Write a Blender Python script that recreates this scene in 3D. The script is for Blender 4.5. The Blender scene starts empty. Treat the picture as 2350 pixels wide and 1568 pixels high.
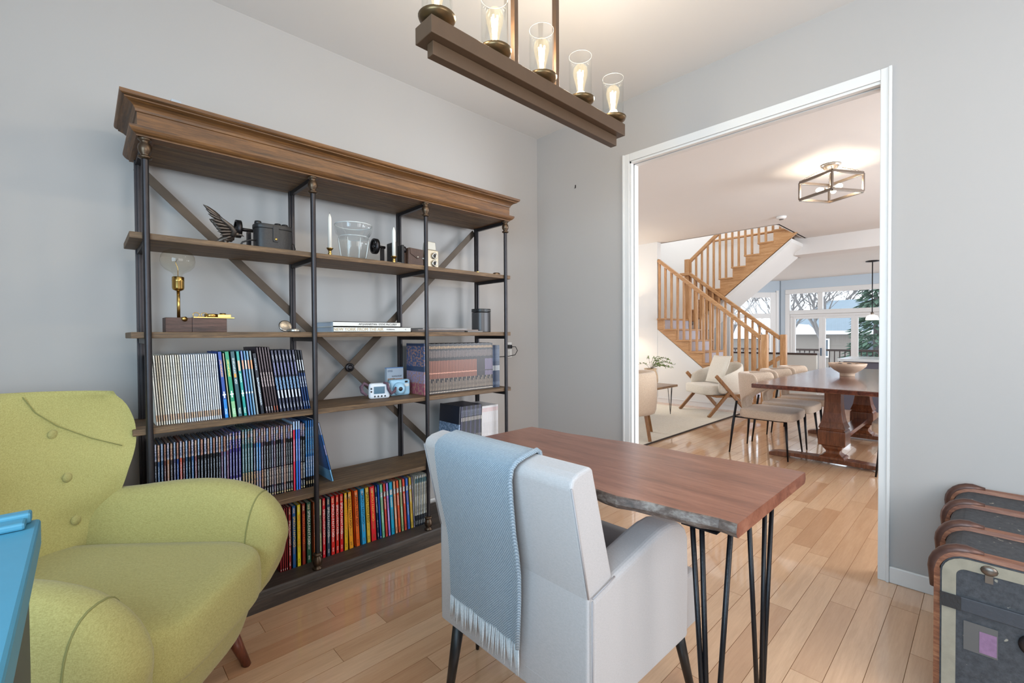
import bpy, math, random
from mathutils import Matrix, Vector
random.seed(7)
PI = math.pi
sc = bpy.context.scene
COL = sc.collection

# ------------------------------------------------------------------ camera
YAW, PITCH, ROLL = 0.81130796, -0.01479869, -0.00591053
CAM = Vector((-2.6864, -2.5234, 1.15))
_f = Vector((math.cos(YAW)*math.cos(PITCH), math.sin(YAW)*math.cos(PITCH), math.sin(PITCH)))
_r0 = Vector((math.sin(YAW), -math.cos(YAW), 0)); _u0 = _r0.cross(_f)
_r = _r0*math.cos(ROLL) + _u0*math.sin(ROLL); _u = -_r0*math.sin(ROLL) + _u0*math.cos(ROLL)
cd = bpy.data.cameras.new('camera'); cam = bpy.data.objects.new('camera', cd); COL.objects.link(cam)
cam.matrix_world = Matrix(((_r.x, _u.x, -_f.x, CAM.x), (_r.y, _u.y, -_f.y, CAM.y), (_r.z, _u.z, -_f.z, CAM.z), (0, 0, 0, 1)))
cd.sensor_width = 36; cd.lens = 1037.44/2350*36; cd.clip_start = 0.02; cd.clip_end = 300
sc.camera = cam

# ------------------------------------------------------------------ world and exposure
w = bpy.data.worlds.new('world'); sc.world = w; w.use_nodes = True
bg = w.node_tree.nodes['Background']; bg.inputs[0].default_value = (0.86, 0.93, 1.0, 1); bg.inputs[1].default_value = 3.3
sc.view_settings.view_transform = 'Standard'; sc.view_settings.look = 'None'
sc.view_settings.gamma = 1.0; sc.view_settings.use_curve_mapping = False; sc.view_settings.exposure = 0.03

def area(name, loc, aim, sx, sy, power, color):
    l = bpy.data.lights.new(name, 'AREA'); l.shape = 'RECTANGLE'; l.size = sx; l.size_y = sy
    l.energy = power; l.color = color
    o = bpy.data.objects.new(name, l); COL.objects.link(o); o.location = loc
    o.rotation_euler = (Vector(aim)-Vector(loc)).to_track_quat('-Z', 'Y').to_euler()
    return o
# unseen area lamps: first is daylight from the left window, the rest added fill
area('unseen_area_light', (-3.86, -2.75, 1.50), (0, -2.2, 1.1), 2.0, 1.5, 78, (0.47, 0.77, 1.0))
area('unseen_area_light', (-1.6, -4.16, 1.6), (-1.4, 0, 1.2), 2.0, 1.5, 30, (1.0, 0.92, 0.84))  # added warm fill at the unseen front opening, brightens the shelves
area('unseen_area_light', (2.8, -4.9, 1.55), (2.8, 0, 1.2), 2.6, 1.7, 185, (0.82, 0.91, 1.0))  # added fill for the dining room, at an assumed side opening
area('unseen_area_light', (7.9, -4.9, 1.5), (7.9, 0, 1.2), 2.4, 1.7, 190, (0.84, 0.92, 1.0))  # added fill for the kitchen, no opening behind it
area('unseen_area_light', (2.1, 4.4, 1.6), (2.6, 0, 1.2), 2.0, 1.5, 100, (0.86, 0.93, 1.0))  # added fill for the living corner, set before a solid wall
area('added_stairwell_fill', (5.4, .9, 4.55), (5.4, .9, 0), 1.4, 2.4, 42, (0.96, 0.98, 1.0))  # added lamp under the closed stairwell top, brightens the stairs

# ------------------------------------------------------------------ materials
def L(c):
    c = c/255.0
    return c/12.92 if c <= 0.04045 else ((c+0.055)/1.055)**2.4
def S(*a):
    if len(a) == 1:
        h = a[0].lstrip('#'); a = tuple(int(h[i:i+2], 16) for i in (0, 2, 4))
    return (L(a[0]), L(a[1]), L(a[2]), 1)
_M = {}
class NT:
    def __init__(s, name):
        s.m = bpy.data.materials.new(name); s.m.use_nodes = True; s.t = s.m.node_tree
        s.b = s.t.nodes['Principled BSDF']
    def n(s, t, **k):
        x = s.t.nodes.new(t)
        for a, v in k.items(): setattr(x, a, v)
        return x
    def l(s, a, b): s.t.links.new(a, b)
    def mathn(s, op, a, b=None):
        x = s.n('ShaderNodeMath', operation=op)
        for i, v in enumerate((a, b)):
            if v is None: continue
            if isinstance(v, (int, float)): x.inputs[i].default_value = v
            else: s.l(v, x.inputs[i])
        return x.outputs[0]
    def mix(s, f, a, b, blend='MIX'):
        x = s.n('ShaderNodeMix', data_type='RGBA', blend_type=blend)
        for i, v in ((0, f), (6, a), (7, b)):
            if isinstance(v, (int, float, tuple)): x.inputs[i].default_value = v
            else: s.l(v, x.inputs[i])
        return x.outputs[2]
    def ramp(s, fac, stops):
        x = s.n('ShaderNodeValToRGB'); s.l(fac, x.inputs[0]); e = x.color_ramp.elements
        while len(e) < len(stops): e.new(0.5)
        for i, (p, c) in enumerate(stops): e[i].position = p; e[i].color = c
        return x.outputs[0]
    def coords(s, kind, scale=(1, 1, 1), loc=(0, 0, 0)):
        c = s.n('ShaderNodeTexCoord'); m = s.n('ShaderNodeMapping'); s.l(c.outputs[kind], m.inputs[0])
        m.inputs['Scale'].default_value = scale; m.inputs['Location'].default_value = loc
        return m.outputs[0]
    def noise(s, v, scale, detail=3, rough=0.5, dist=0):
        x = s.n('ShaderNodeTexNoise'); s.l(v, x.inputs['Vector']); x.inputs['Scale'].default_value = scale
        x.inputs['Detail'].default_value = detail; x.inputs['Roughness'].default_value = rough; x.inputs['Distortion'].default_value = dist
        return x.outputs['Fac']
    def bump(s, h, strength=0.2, dist=0.01):
        x = s.n('ShaderNodeBump'); x.inputs['Strength'].default_value = strength; x.inputs['Distance'].default_value = dist
        s.l(h, x.inputs['Height']); s.l(x.outputs[0], s.b.inputs['Normal'])
    def set(s, **k):
        for a, v in k.items():
            i = s.b.inputs[a.replace('_', ' ')]
            if hasattr(v, 'links') or hasattr(v, 'is_linked'): s.l(v, i)
            else: i.default_value = v
        return s
def plain(name, col, rough=0.5, metal=0.0, var=0.0, vs=30, bump=0.0, spec=None, coat=0.0):
    if name in _M: return _M[name]
    t = NT(name); t.set(Roughness=rough, Metallic=metal)
    v = t.coords('Object'); n = t.noise(v, vs, 4, 0.6)
    if var: t.l(t.mix(n, tuple(c*(1-var) for c in col[:3])+(1,), tuple(min(1, c*(1+var)) for c in col[:3])+(1,)), t.b.inputs['Base Color'])
    else: t.b.inputs['Base Color'].default_value = col
    if bump: t.bump(n, bump, 0.004)
    if spec is not None: t.b.inputs['Specular IOR Level'].default_value = spec
    if coat: t.b.inputs['Coat Weight'].default_value = coat; t.b.inputs['Coat Roughness'].default_value = 0.08
    _M[name] = t.m; return t.m
def wood(name, dark, mid, light, axis=0, rough=0.45, scale=1.0, bump=0.15, coat=0.0, stretch=14, spots=0.0):
    if name in _M: return _M[name]
    t = NT(name); s = [stretch*scale]*3; s[axis] = scale
    c = t.n('ShaderNodeTexCoord'); oi = t.n('ShaderNodeObjectInfo')
    add = t.n('ShaderNodeVectorMath', operation='ADD'); mul = t.n('ShaderNodeVectorMath', operation='SCALE')
    cmb = t.n('ShaderNodeCombineXYZ'); [t.l(oi.outputs['Random'], cmb.inputs[i]) for i in range(3)]
    t.l(cmb.outputs[0], mul.inputs[0]); mul.inputs['Scale'].default_value = 37.0
    t.l(c.outputs['Object'], add.inputs[0]); t.l(mul.outputs[0], add.inputs[1])
    mp = t.n('ShaderNodeMapping'); t.l(add.outputs[0], mp.inputs[0]); mp.inputs['Scale'].default_value = s
    n1 = t.noise(mp.outputs[0], 2.2, 6, 0.62, 0.6); n2 = t.noise(mp.outputs[0], 14, 4, 0.7, 0.2)
    f = t.mathn('ADD', t.mathn('MULTIPLY', n1, 0.65), t.mathn('MULTIPLY', n2, 0.35))
    t.l(t.ramp(f, [(0.36, dark), (0.5, mid), (0.64, light)]), t.b.inputs['Base Color'])
    t.set(Roughness=rough); t.bump(n2, bump, 0.002)
    if coat: t.b.inputs['Coat Weight'].default_value = coat; t.b.inputs['Coat Roughness'].default_value = 0.12
    _M[name] = t.m; return t.m
def fabric(name, c1, c2, scale=420, rough=0.95, bump=0.35, sheen=0.15, big=0.0, kind='Object', stretch=(1, 1, 1)):
    if name in _M: return _M[name]
    t = NT(name); v = t.coords(kind, stretch)
    a = t.coords(kind, (scale*0.25, scale, scale)); b = t.coords(kind, (scale, scale*0.25, scale*0.6))
    n = t.mathn('ADD', t.mathn('MULTIPLY', t.noise(a, 1.0, 2), 0.5), t.mathn('MULTIPLY', t.noise(b, 1.0, 2), 0.5))
    col = t.ramp(n, [(0.33, c1), (0.62, c2)])
    if big:
        m = t.noise(v, 5, 3); col = t.mix(t.mathn('MULTIPLY', m, big), col, c1)
    t.l(col, t.b.inputs['Base Color']); t.set(Roughness=rough)
    t.b.inputs['Sheen Weight'].default_value = sheen
    t.b.inputs['Specular IOR Level'].default_value = 0.15
    t.bump(n, bump, 0.002); _M[name] = t.m; return t.m
def glass(name, col=(1, 1, 1, 1), rough=0.0, mixt=0.75):
    if name in _M: return _M[name]
    t = NT(name); o = t.t.nodes['Material Output']
    tr = t.n('ShaderNodeBsdfTransparent'); tr.inputs[0].default_value = col
    gl = t.n('ShaderNodeBsdfGlossy'); gl.inputs['Roughness'].default_value = rough
    lw = t.n('ShaderNodeLayerWeight'); lw.inputs[0].default_value = .5; ge = t.n('ShaderNodeNewGeometry')
    fc = t.mathn('ADD', .03, t.mathn('MULTIPLY', t.mathn('POWER', lw.outputs['Facing'], 2.5), (1-mixt)*1.6))
    fc = t.mathn('MULTIPLY', fc, t.mathn('SUBTRACT', 1.0, ge.outputs['Backfacing']))
    mx = t.n('ShaderNodeMixShader'); t.l(fc, mx.inputs[0]); t.l(tr.outputs[0], mx.inputs[1]); t.l(gl.outputs[0], mx.inputs[2])
    t.l(mx.outputs[0], o.inputs[0]); _M[name] = t.m; return t.m
def emit(name, col, strength):
    if name in _M: return _M[name]
    t = NT(name); t.b.inputs['Base Color'].default_value = col
    t.b.inputs['Emission Color'].default_value = col; t.b.inputs['Emission Strength'].default_value = strength
    _M[name] = t.m; return t.m
def wallpaint(name, col, b=0.05):
    if name in _M: return _M[name]
    t = NT(name); v = t.coords('Object'); n = t.noise(v, 220, 3); g = t.noise(v, 1.3, 2)
    t.l(t.mix(g, tuple(c*0.97 for c in col[:3])+(1,), tuple(min(1, c*1.03) for c in col[:3])+(1,)), t.b.inputs['Base Color'])
    t.set(Roughness=0.75); t.b.inputs['Specular IOR Level'].default_value = 0.25; t.bump(n, b, 0.001); _M[name] = t.m; return t.m

def floor_mat():
    t = NT('maple_plank'); oi = t.n('ShaderNodeObjectInfo'); g = t.n('ShaderNodeNewGeometry')
    rnd = t.mathn('FRACT', t.mathn('ADD', t.mathn('MULTIPLY', oi.outputs['Random'], 7.13), t.mathn('MULTIPLY', g.outputs['Random Per Island'], 3.7)))
    gp = t.n('ShaderNodeVectorMath', operation='ADD'); cmb = t.n('ShaderNodeCombineXYZ')
    r2 = t.mathn('MULTIPLY', rnd, 53.0); [t.l(r2, cmb.inputs[i]) for i in range(3)]
    t.l(g.outputs['Position'], gp.inputs[0]); t.l(cmb.outputs[0], gp.inputs[1])
    mp = t.n('ShaderNodeMapping'); t.l(gp.outputs[0], mp.inputs[0]); mp.inputs['Scale'].default_value = (1.2, 15, 15)
    n1 = t.noise(mp.outputs[0], 1.6, 5, 0.6, 0.8); n2 = t.noise(mp.outputs[0], 9, 3, 0.7)
    base = t.ramp(rnd, [(0.0, S('#c69a76')), (0.3, S('#d9b08b')), (0.65, S('#e2bc98')), (1.0, S('#d2a27c'))])
    f = t.mathn('ADD', t.mathn('MULTIPLY', n1, 0.6), t.mathn('MULTIPLY', n2, 0.4))
    col = t.mix(t.ramp(f, [(0.40, (1, 1, 1, 1)), (0.62, (0, 0, 0, 1))]), base, S('#9c6d49'))
    col = t.mix(0.72, col, base)
    t.l(col, t.b.inputs['Base Color']); t.set(Roughness=0.30); t.bump(n1, 0.03, 0.002)
    t.b.inputs['Coat Weight'].default_value = 1.0; t.b.inputs['Coat Roughness'].default_value = 0.06; t.b.inputs['Coat IOR'].default_value = 1.65
    return t.m
M_FLOOR = floor_mat()
M_WALL = wallpaint('grey_wall_paint', S('#b0aba8'))
M_CEIL = wallpaint('ceiling_paint', S('#d9d5d2'))
M_WHITE = wallpaint('white_wall_paint', S('#dcdad7'))
M_BLUEWALL = wallpaint('pale_blue_wall_paint', S('#bcc7d1'))
M_TRIM = plain('white_trim_paint', S('#dcdad8'), 0.4)
M_DARKGAP = plain('dark_joint', S('#2a2018'), 0.9)
M_OAKX = wood('brown_oak_along', S('#3e2814'), S('#613f20'), S('#7e552c'), 0, 0.5, 1.6, 0.25, 0, 16)
M_OAKY = wood('brown_oak_across', S('#3e2814'), S('#613f20'), S('#7e552c'), 1, 0.5, 1.6, 0.25, 0, 16)
M_SHELF = wood('weathered_oak', S('#403022'), S('#624b34'), S('#836648'), 0, 0.6, 2.0, 0.35, 0, 15)
M_DARKWOOD = wood('dark_base_wood', S('#2c2623'), S('#40362f'), S('#544840'), 0, 0.55, 1.6, 0.2, 0, 14)
M_IRON = plain('dark_iron', S('#3d3a3c'), 0.42, 0.85, 0.25, 18, 0.05)
M_BRONZE = plain('aged_bronze', S('#5a4a3c'), 0.38, 0.85, 0.2, 22, 0.04)
M_BRASS = plain('brass', S('#b9995a'), 0.25, 1.0, 0.15, 40)
M_BLACKLEATHER = plain('black_leather', S('#1f1d1e'), 0.45, 0.0, 0.2, 120, 0.3)
M_BROWNLEATHER = plain('brown_leather', S('#4a3226'), 0.5, 0.0, 0.25, 90, 0.3)
M_SILVER = plain('silver_metal', S('#b5b1aa'), 0.3, 0.9, 0.06, 40)
M_BLACK = plain('black_metal', S('#17161a'), 0.35, 0.5, 0.2, 200, 0.15)
M_BLACKPL = plain('black_plastic', S('#1b1b1d'), 0.4)
M_PAGES = plain('book_pages', S('#cdc6b8'), 0.9, 0, 0.06, 300)
M_WAX = plain('white_wax', S('#e4e1da'), 0.4)
M_GLASS = glass('clear_glass', (0.97, 0.98, 0.98, 1), 0.02, 0.72)
M_PANE = glass('window_glass', (0.98, 0.99, 1, 1), 0.0, 0.9)

# ------------------------------------------------------------------ mesh helpers
class MB:
    def __init__(s): s.v = []; s.f = []; s.mi = []; s.sm = []
    def add(s, vs, fs, m=0, smooth=False, M=None):
        b = len(s.v)
        for p in vs:
            p = Vector(p)
            if M is not None: p = M @ p
            s.v.append(tuple(p))
        for f in fs: s.f.append(tuple(b+i for i in f)); s.mi.append(m); s.sm.append(smooth)
        return s
    def box(s, x0, x1, y0, y1, z0, z1, m=0, M=None):
        vs = [(x, y, z) for z in (z0, z1) for y in (y0, y1) for x in (x0, x1)]
        fs = [(0, 2, 3, 1), (4, 5, 7, 6), (0, 1, 5, 4), (2, 6, 7, 3), (0, 4, 6, 2), (1, 3, 7, 5)]
        return s.add(vs, fs, m, False, M)
    def prism(s, poly, a0, a1, axis='z', m=0, smooth=False, M=None):
        """extrude a 2-D outline along an axis; outline given in the other two axes in xyz order"""
        def P(p, a):
            return {'x': (a, p[0], p[1]), 'y': (p[0], a, p[1]), 'z': (p[0], p[1], a)}[axis]
        n = len(poly); vs = [P(p, a0) for p in poly]+[P(p, a1) for p in poly]
        area2 = sum(poly[i][0]*poly[(i+1) % n][1]-poly[(i+1) % n][0]*poly[i][1] for i in range(n))
        flip = (area2 < 0) ^ (axis == 'y') ^ (a1 < a0)
        fs = [tuple(range(n-1, -1, -1)), tuple(range(n, 2*n))]+[(i, (i+1) % n, n+(i+1) % n, n+i) for i in range(n)]
        if flip: fs = [tuple(reversed(f)) for f in fs]
        b = len(s.f); s.add(vs, fs, m, smooth, M)
        s.sm[b] = s.sm[b+1] = False
        return s
    def grid(s, rows, m=0, smooth=True, cu=False, cv=False, capu=False, M=None):
        nu = len(rows); nv = len(rows[0]); vs = [p for r in rows for p in r]; fs = []
        for i in range(nu if cu else nu-1):
            for j in range(nv if cv else nv-1):
                a = i*nv+j; b = i*nv+(j+1) % nv; c = ((i+1) % nu)*nv+(j+1) % nv; d = ((i+1) % nu)*nv+j
                fs.append((a, b, c, d))
        if capu: fs.append(tuple(range(nv-1, -1, -1))); fs.append(tuple((nu-1)*nv+j for j in range(nv)))
        return s.add(vs, fs, m, smooth, M)
    def lathe(s, prof, n=20, m=0, M=None, smooth=True, cap=True):
        rows = [[(r*math.cos(2*PI*j/n), r*math.sin(2*PI*j/n), z) for j in range(n)] for r, z in prof]
        return s.grid(rows, m, smooth, False, True, cap, M)
    def tube(s, pts, r, n=8, m=0, smooth=True, cap=True, closed=False, M=None):
        pts = [Vector(p) for p in pts]; k = len(pts)
        rs = r if isinstance(r, (list, tuple)) else [r]*k
        rows = []; up = None
        for i, p in enumerate(pts):
            if closed: t = pts[(i+1) % k]-pts[i-1]
            else: t = pts[min(i+1, k-1)]-pts[max(i-1, 0)]
            t.normalize()
            if up is None:
                up = Vector((0, 0, 1)) if abs(t.z) < 0.9 else Vector((1, 0, 0))
            a = (up-t*up.dot(t)).normalized(); b = t.cross(a); up = a
            rows.append([tuple(p+a*rs[i]*math.cos(2*PI*j/n)+b*rs[i]*math.sin(2*PI*j/n)) for j in range(n)])
        return s.grid(rows, m, smooth, closed, True, cap and not closed, M)
    def ball(s, c, r, n=12, m=0, sq=(1, 1, 1), M=None):
        rows = []
        for i in range(n//2+1):
            a = -PI/2+PI*i/(n//2); q = max(math.cos(a), 0.02)
            rows.append([(c[0]+r*sq[0]*q*math.cos(2*PI*j/n), c[1]+r*sq[1]*q*math.sin(2*PI*j/n), c[2]+r*sq[2]*math.sin(a)) for j in range(n)])
        return s.grid(rows, m, True, False, True, True, M)
    def bar(s, p, q, wdt, th, m=0, side=(0, 1, 0)):
        """flat bar from p to q; th measured along 'side'"""
        p, q = Vector(p), Vector(q); t = (q-p).normalized(); sd = Vector(side); sd = (sd-t*sd.dot(t)).normalized(); n = t.cross(sd)
        vs = [tuple(e+sd*a*th/2+n*b*wdt/2) for e in (p, q) for a, b in ((-1, -1), (1, -1), (1, 1), (-1, 1))]
        return s.add(vs, [(3, 2, 1, 0), (4, 5, 6, 7), (0, 1, 5, 4), (1, 2, 6, 5), (2, 3, 7, 6), (3, 0, 4, 7)], m)
    def build(s, name, mats, parent=None, off=None, bevel=0, seg=2, sub=0, loc=None, rot=None, ang=0.6):
        me = bpy.data.meshes.new(name); vs = s.v
        if off is not None: vs = [(v[0]-off[0], v[1]-off[1], v[2]-off[2]) for v in vs]
        me.from_pydata(vs, [], s.f)
        if not isinstance(mats, (list, tuple)): mats = [mats]
        for m in mats: me.materials.append(m)
        me.polygons.foreach_set('material_index', s.mi); me.polygons.foreach_set('use_smooth', s.sm); me.update()
        o = bpy.data.objects.new(name, me); COL.objects.link(o)
        if parent is not None: o.parent = parent
        if loc is not None: o.location = loc
        if rot is not None: o.rotation_euler = rot
        if bevel:
            b = o.modifiers.new('bevel', 'BEVEL'); b.width = bevel; b.segments = seg; b.limit_method = 'ANGLE'; b.angle_limit = ang
        if sub:
            b = o.modifiers.new('sub', 'SUBSURF'); b.levels = sub; b.render_levels = sub
        return o
def tag(o, label, cat, group=None, kind=None):
    o['label'] = label; o['category'] = cat
    if group: o['group'] = group
    if kind: o['kind'] = kind
    return o
def struct(o, label=None):
    o['kind'] = 'structure'
    if label: o['label'] = label
    return o
def thing(name, label, cat, loc=(0, 0, 0), rz=0.0, group=None):
    o = bpy.data.objects.new(name, None); COL.objects.link(o); o.location = loc; o.rotation_euler = (0, 0, rz)
    o.empty_display_size = 0.05
    return tag(o, label, cat, group)
def dup(root, loc, rz, label=None):
    r = root.copy(); COL.objects.link(r); r.location = loc; r.rotation_euler = (0, 0, rz)
    if label: r['label'] = label
    for ch in root.children:
        c = ch.copy(); COL.objects.link(c); c.parent = r
        for g in ch.children:
            d = g.copy(); COL.objects.link(d); d.parent = c
    return r
def text(name, body, size, mat, parent, loc, rot, ext=0.0004, align='CENTER', sx=1.0):
    c = bpy.data.curves.new(name, 'FONT'); c.body = body; c.size = size; c.extrude = ext; c.align_x = align; c.align_y = 'CENTER'
    c.materials.append(mat); o = bpy.data.objects.new(name, c); COL.objects.link(o); o.parent = parent
    o.location = loc; o.rotation_euler = rot; o.scale = (sx, 1, 1)
    return o
def ss(p, e):  # signed power for superellipses
    return math.copysign(abs(p)**e, p)
def slab(mb, cx, cy, z0, z1, hx, hy, e=0.35, ez=0.5, n=40, k=8, m=0, M=None, fn=None):
    """soft cushion: superellipse outline with rounded top and bottom edges"""
    rows = []
    for i in range(k+1):
        a = -PI/2+PI*i/k; c = abs(math.cos(a))**ez if 0 < i < k else 0.15
        z = (z0+z1)/2+(z1-z0)/2*ss(math.sin(a), ez)
        q = 0.90+0.10*c if 0 < i < k else 0.80
        row = []
        for j in range(n):
            t = 2*PI*j/n
            p = (cx+hx*q*ss(math.cos(t), e), cy+hy*q*ss(math.sin(t), e), z)
            row.append(fn(p) if fn else p)
        rows.append(row)
    mb.grid(rows, m, True, False, True, True, M); return mb

# ------------------------------------------------------------------ the study: shell
XW, YW, ZC = -3.9, -4.2, 2.73     # back and front wall planes, ceiling height
DY0, DY1, DH = -2.175, -0.857, 2.31  # door opening
FZ = 2.70                          # far room ceiling
struct(MB().box(XW-.1, .1, 0, .10, 0, ZC+.1).build('wall_left', M_WALL), 'grey painted wall behind the bookcase')
m = MB()
for (y0, y1, z0, z1) in ((YW-.1, DY0, 0, ZC+.1), (DY1, 0, 0, ZC+.1), (DY0, DY1, DH, ZC+.1)):
    m.add([(0, y0, z0), (0, y1, z0), (0, y1, z1), (0, y0, z1)], [(0, 3, 2, 1)], 0)
    m.add([(.08, y0, z0), (.08, y1, z0), (.08, y1, z1), (.08, y0, z1)], [(0, 1, 2, 3)], 1)
m.add([(0, DY0, 0), (.08, DY0, 0), (.08, DY0, DH), (0, DY0, DH)], [(0, 1, 2, 3)], 1)
m.add([(0, DY1, 0), (.08, DY1, 0), (.08, DY1, DH), (0, DY1, DH)], [(3, 2, 1, 0)], 1)
m.add([(0, DY0, DH), (.08, DY0, DH), (.08, DY1, DH), (0, DY1, DH)], [(0, 1, 2, 3)], 1)
m.box(0, .08, 0.10, 5.0, 0, ZC+.1, 1); m.box(.0, .08, -5.3, YW-.1, 0, ZC+.1, 1)
struct(m.build('wall_right', [M_WALL, M_WHITE]), 'grey wall with the wide doorway')
def wall_with_hole(name, axis, at, a0, a1, z1, h0, h1, hz0, hz1, mat, z0=0.0, th=.1):
    m = MB()
    for (p, q, r, s_) in ((a0, h0, z0, z1), (h1, a1, z0, z1), (h0, h1, z0, hz0), (h0, h1, hz1, z1)):
        if q-p < 1e-4 or s_-r < 1e-4: continue
        if axis == 'x': m.box(at, at+th, p, q, r, s_)
        else: m.box(p, q, at, at+th, r, s_)
    return struct(m.build(name, mat))
wall_with_hole('wall_back', 'x', XW-.1, YW-.1, 0, ZC+.1, -3.75, -1.75, .75, 2.25, M_WALL)
wall_with_hole('wall_front', 'y', YW-.1, XW, 0, ZC+.1, -2.6, -.6, .85, 2.35, M_WALL)
struct(MB().box(XW-.1, 0.0, YW-.1, 0, ZC, ZC+.1).build('ceiling', M_CEIL), 'off-white ceiling of the study')

# door casing, pocket slot and baseboards
m = MB()
CW = .05
m.box(-.012, 0, DY1, DY1+CW, 0, DH+CW); m.box(-.012, 0, DY0-.042, DY0, 0, DH+CW); m.box(-.012, 0, DY0, DY1, DH, DH+CW)
struct(m.build('trim_1', M_TRIM, bevel=.003), 'white casing around the doorway')
struct(MB().box(-.018, -.010, DY0-.042, DY0-.030, 0, DH+CW).box(-.018, -.010, DY1+CW-.012, DY1+CW, 0, DH+CW).build('trim_2', M_TRIM, bevel=.002), 'raised outer bead of the white casing')
m = MB().box(-.004, .024, DY1-.012, DY1-.001, 0, DH).box(.040, .084, DY1-.012, DY1-.001, 0, DH)
m.box(-.004, .024, DY0, DY1, DH-.014, DH-.001).box(.040, .084, DY0, DY1, DH-.014, DH-.001)
struct(m.build('trim_3', M_TRIM), 'white jamb strips on both sides of the pocket slot')
struct(MB().box(.024, .040, DY1-.003, DY1-.001, 0, DH).box(.024, .040, DY0, DY1, DH-.003, DH-.001).build('trim_4', M_DARKGAP), 'dark pocket door slot in the doorway jamb')
struct(MB().box(-.014, 0, YW, DY0-.042, 0, .075).build('baseboard_right', M_TRIM, bevel=.004), 'white baseboard on the doorway wall')
struct(MB().box(-.014, 0, DY1+CW, -.0, 0, .075).build('baseboard_corner', M_TRIM, bevel=.004), 'white baseboard in the corner')
struct(MB().box(XW, -.014, -.014, 0, 0, .075).build('baseboard_left', M_TRIM, bevel=.004), 'white baseboard behind the bookcase')

# floor boards
PW = .0915
fl = struct(MB().box(XW, 5.6, -4.9, 4.5, -.12, -.006).build('floor', M_DARKGAP), 'maple strip floor')
def plank_mesh(x0, x1, y0, y1):
    g = .0003; b = .0006; X0, X1, Y0, Y1 = x0+g, x1-g, y0+g, y1-g
    vs = [(X0, Y0, -.006), (X1, Y0, -.006), (X1, Y1, -.006), (X0, Y1, -.006), (X0, Y0, -b), (X1, Y0, -b), (X1, Y1, -b), (X0, Y1, -b),
          (X0+b, Y0+b, 0), (X1-b, Y0+b, 0), (X1-b, Y1-b, 0), (X0+b, Y1-b, 0)]
    fs = []
    for a in (0, 4): fs += [(a+i, a+(i+1) % 4, a+4+(i+1) % 4, a+4+i) for i in range(4)]
    return vs, fs, [(8, 9, 10, 11)]
M_JOINT = plain('plank_edge', S('#9a7250'), .8, spec=0.1)
planks = []; rr = random.Random(3)
row = 0; y = -4.9
while y < 4.5-PW:
    x = XW-rr.random()*.9
    while x < 5.6:
        ln = rr.choice((.42, .6, .75, .9, 1.1, 1.25))*rr.uniform(.85, 1.1)
        a, b = max(x, XW), min(x+ln, 5.6)
        if b-a > .02: planks.append((a, b, y, y+PW))
        x += ln
    y += PW
def seen(p):
    cx, cy = (p[0]+p[1])/2-CAM.x, (p[2]+p[3])/2-CAM.y
    d = cx*_f.x+cy*_f.y; s_ = cx*_r0.x+cy*_r0.y
    if d < .9 or abs(s_) > d*1.25: return None
    if p[0] > 0.1:  # seen only through the doorway
        t = (0-CAM.x)/cx if cx else 9; yy = CAM.y+cy*t
        if not (DY0-.15 < yy < DY1+.15): return None
    return d
vis = sorted([(seen(p), p) for p in planks if seen(p) is not None])
near = set(p for _, p in vis[:300])
rest = MB()
for p in planks:
    if p in near:
        mb = MB(); vs, fs, tp = plank_mesh(*p); c = ((p[0]+p[1])/2, (p[2]+p[3])/2, 0); mb.add(vs, fs+tp, 1); mb.mi[-1] = 0
        mb.build('plank', [M_FLOOR, M_JOINT], fl, off=c, loc=c)
    else:
        vs, fs, tp = plank_mesh(*p); rest.add(vs, fs+tp, 1); rest.mi[-1] = 0
o = rest.build('plank_field', [M_FLOOR, M_JOINT], fl); o['kind'] = 'stuff'

# ------------------------------------------------------------------ the rooms beyond the doorway: shell
XS = 4.36
struct(MB().box(XS, XS+.12, 1.33, 4.5, 0, FZ+.05).build('wall_stair', M_WHITE), 'white wall left of the staircase')
struct(MB().box(.08, XS, 4.5, 4.6, 0, FZ+.05).build('wall_living', M_WHITE))
wall_with_hole('wall_dining', 'y', -5.0, .08, 10.2, FZ+.05, 1.5, 4.1, .7, 2.4, M_WHITE, -.35)
m = MB().box(.08, 4.52, -4.9, 4.5, FZ, FZ+.12).box(4.52, 5.9, -4.9, -.45, FZ, FZ+.12)
struct(m.build('ceiling', M_CEIL), 'white ceiling over the dining area')
struct(MB().box(5.9, 6.3, -4.9, -.30, 2.44, FZ+.12).build('ceiling_beam', M_CEIL), 'white dropped beam before the kitchen')
struct(MB().box(6.3, 11.5, -4.9, 3.2, 2.441, 2.56).build('ceiling', M_WHITE), 'lower white ceiling of the kitchen')
struct(MB().box(5.6, 11.5, -4.9, 4.0, -.40, -.30).build('floor', M_FLOOR), 'lower wooden floor of the kitchen')
struct(MB().box(5.58, 5.6, -4.9, 4.0, -.40, -.0).build('wall_step', M_WHITE))
struct(MB().box(XS-.012, XS, 1.33, 4.5, 0, .085).box(XS-.010, XS+.002, -.02, 1.33, 0, .085).box(XS-.016, XS, 1.33, 4.5, .070, .078).box(XS-.016, XS, -.02, 1.33, .070, .078).build('baseboard_stair', M_TRIM), 'white baseboard under the staircase')
# stairwell back wall rising above the upper flight, side wall and landing front
m = MB().prism([(.85, -.4), (2.5, -.4), (2.5, 4.6), (-.45, 4.6), (-.45, 2.86), (.85, 1.78)], 6.22, 6.32, 'x')
struct(m.build('wall_stairwell', M_WHITE), 'pale wall behind the upper stairs')
struct(MB().box(XS+.12, 6.3, 2.4, 2.5, 0, 4.6).build('wall_landing', M_WHITE))
struct(MB().box(4.50, 4.54, -.45, 1.45, FZ, 4.6).box(4.5, 6.3, -.47, -.43, FZ+.0, 4.6).box(4.5, 6.3, -.5, 2.5, 4.6, 4.7).build('wall_upper', M_WHITE), 'pale walls of the upper stairwell')

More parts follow.
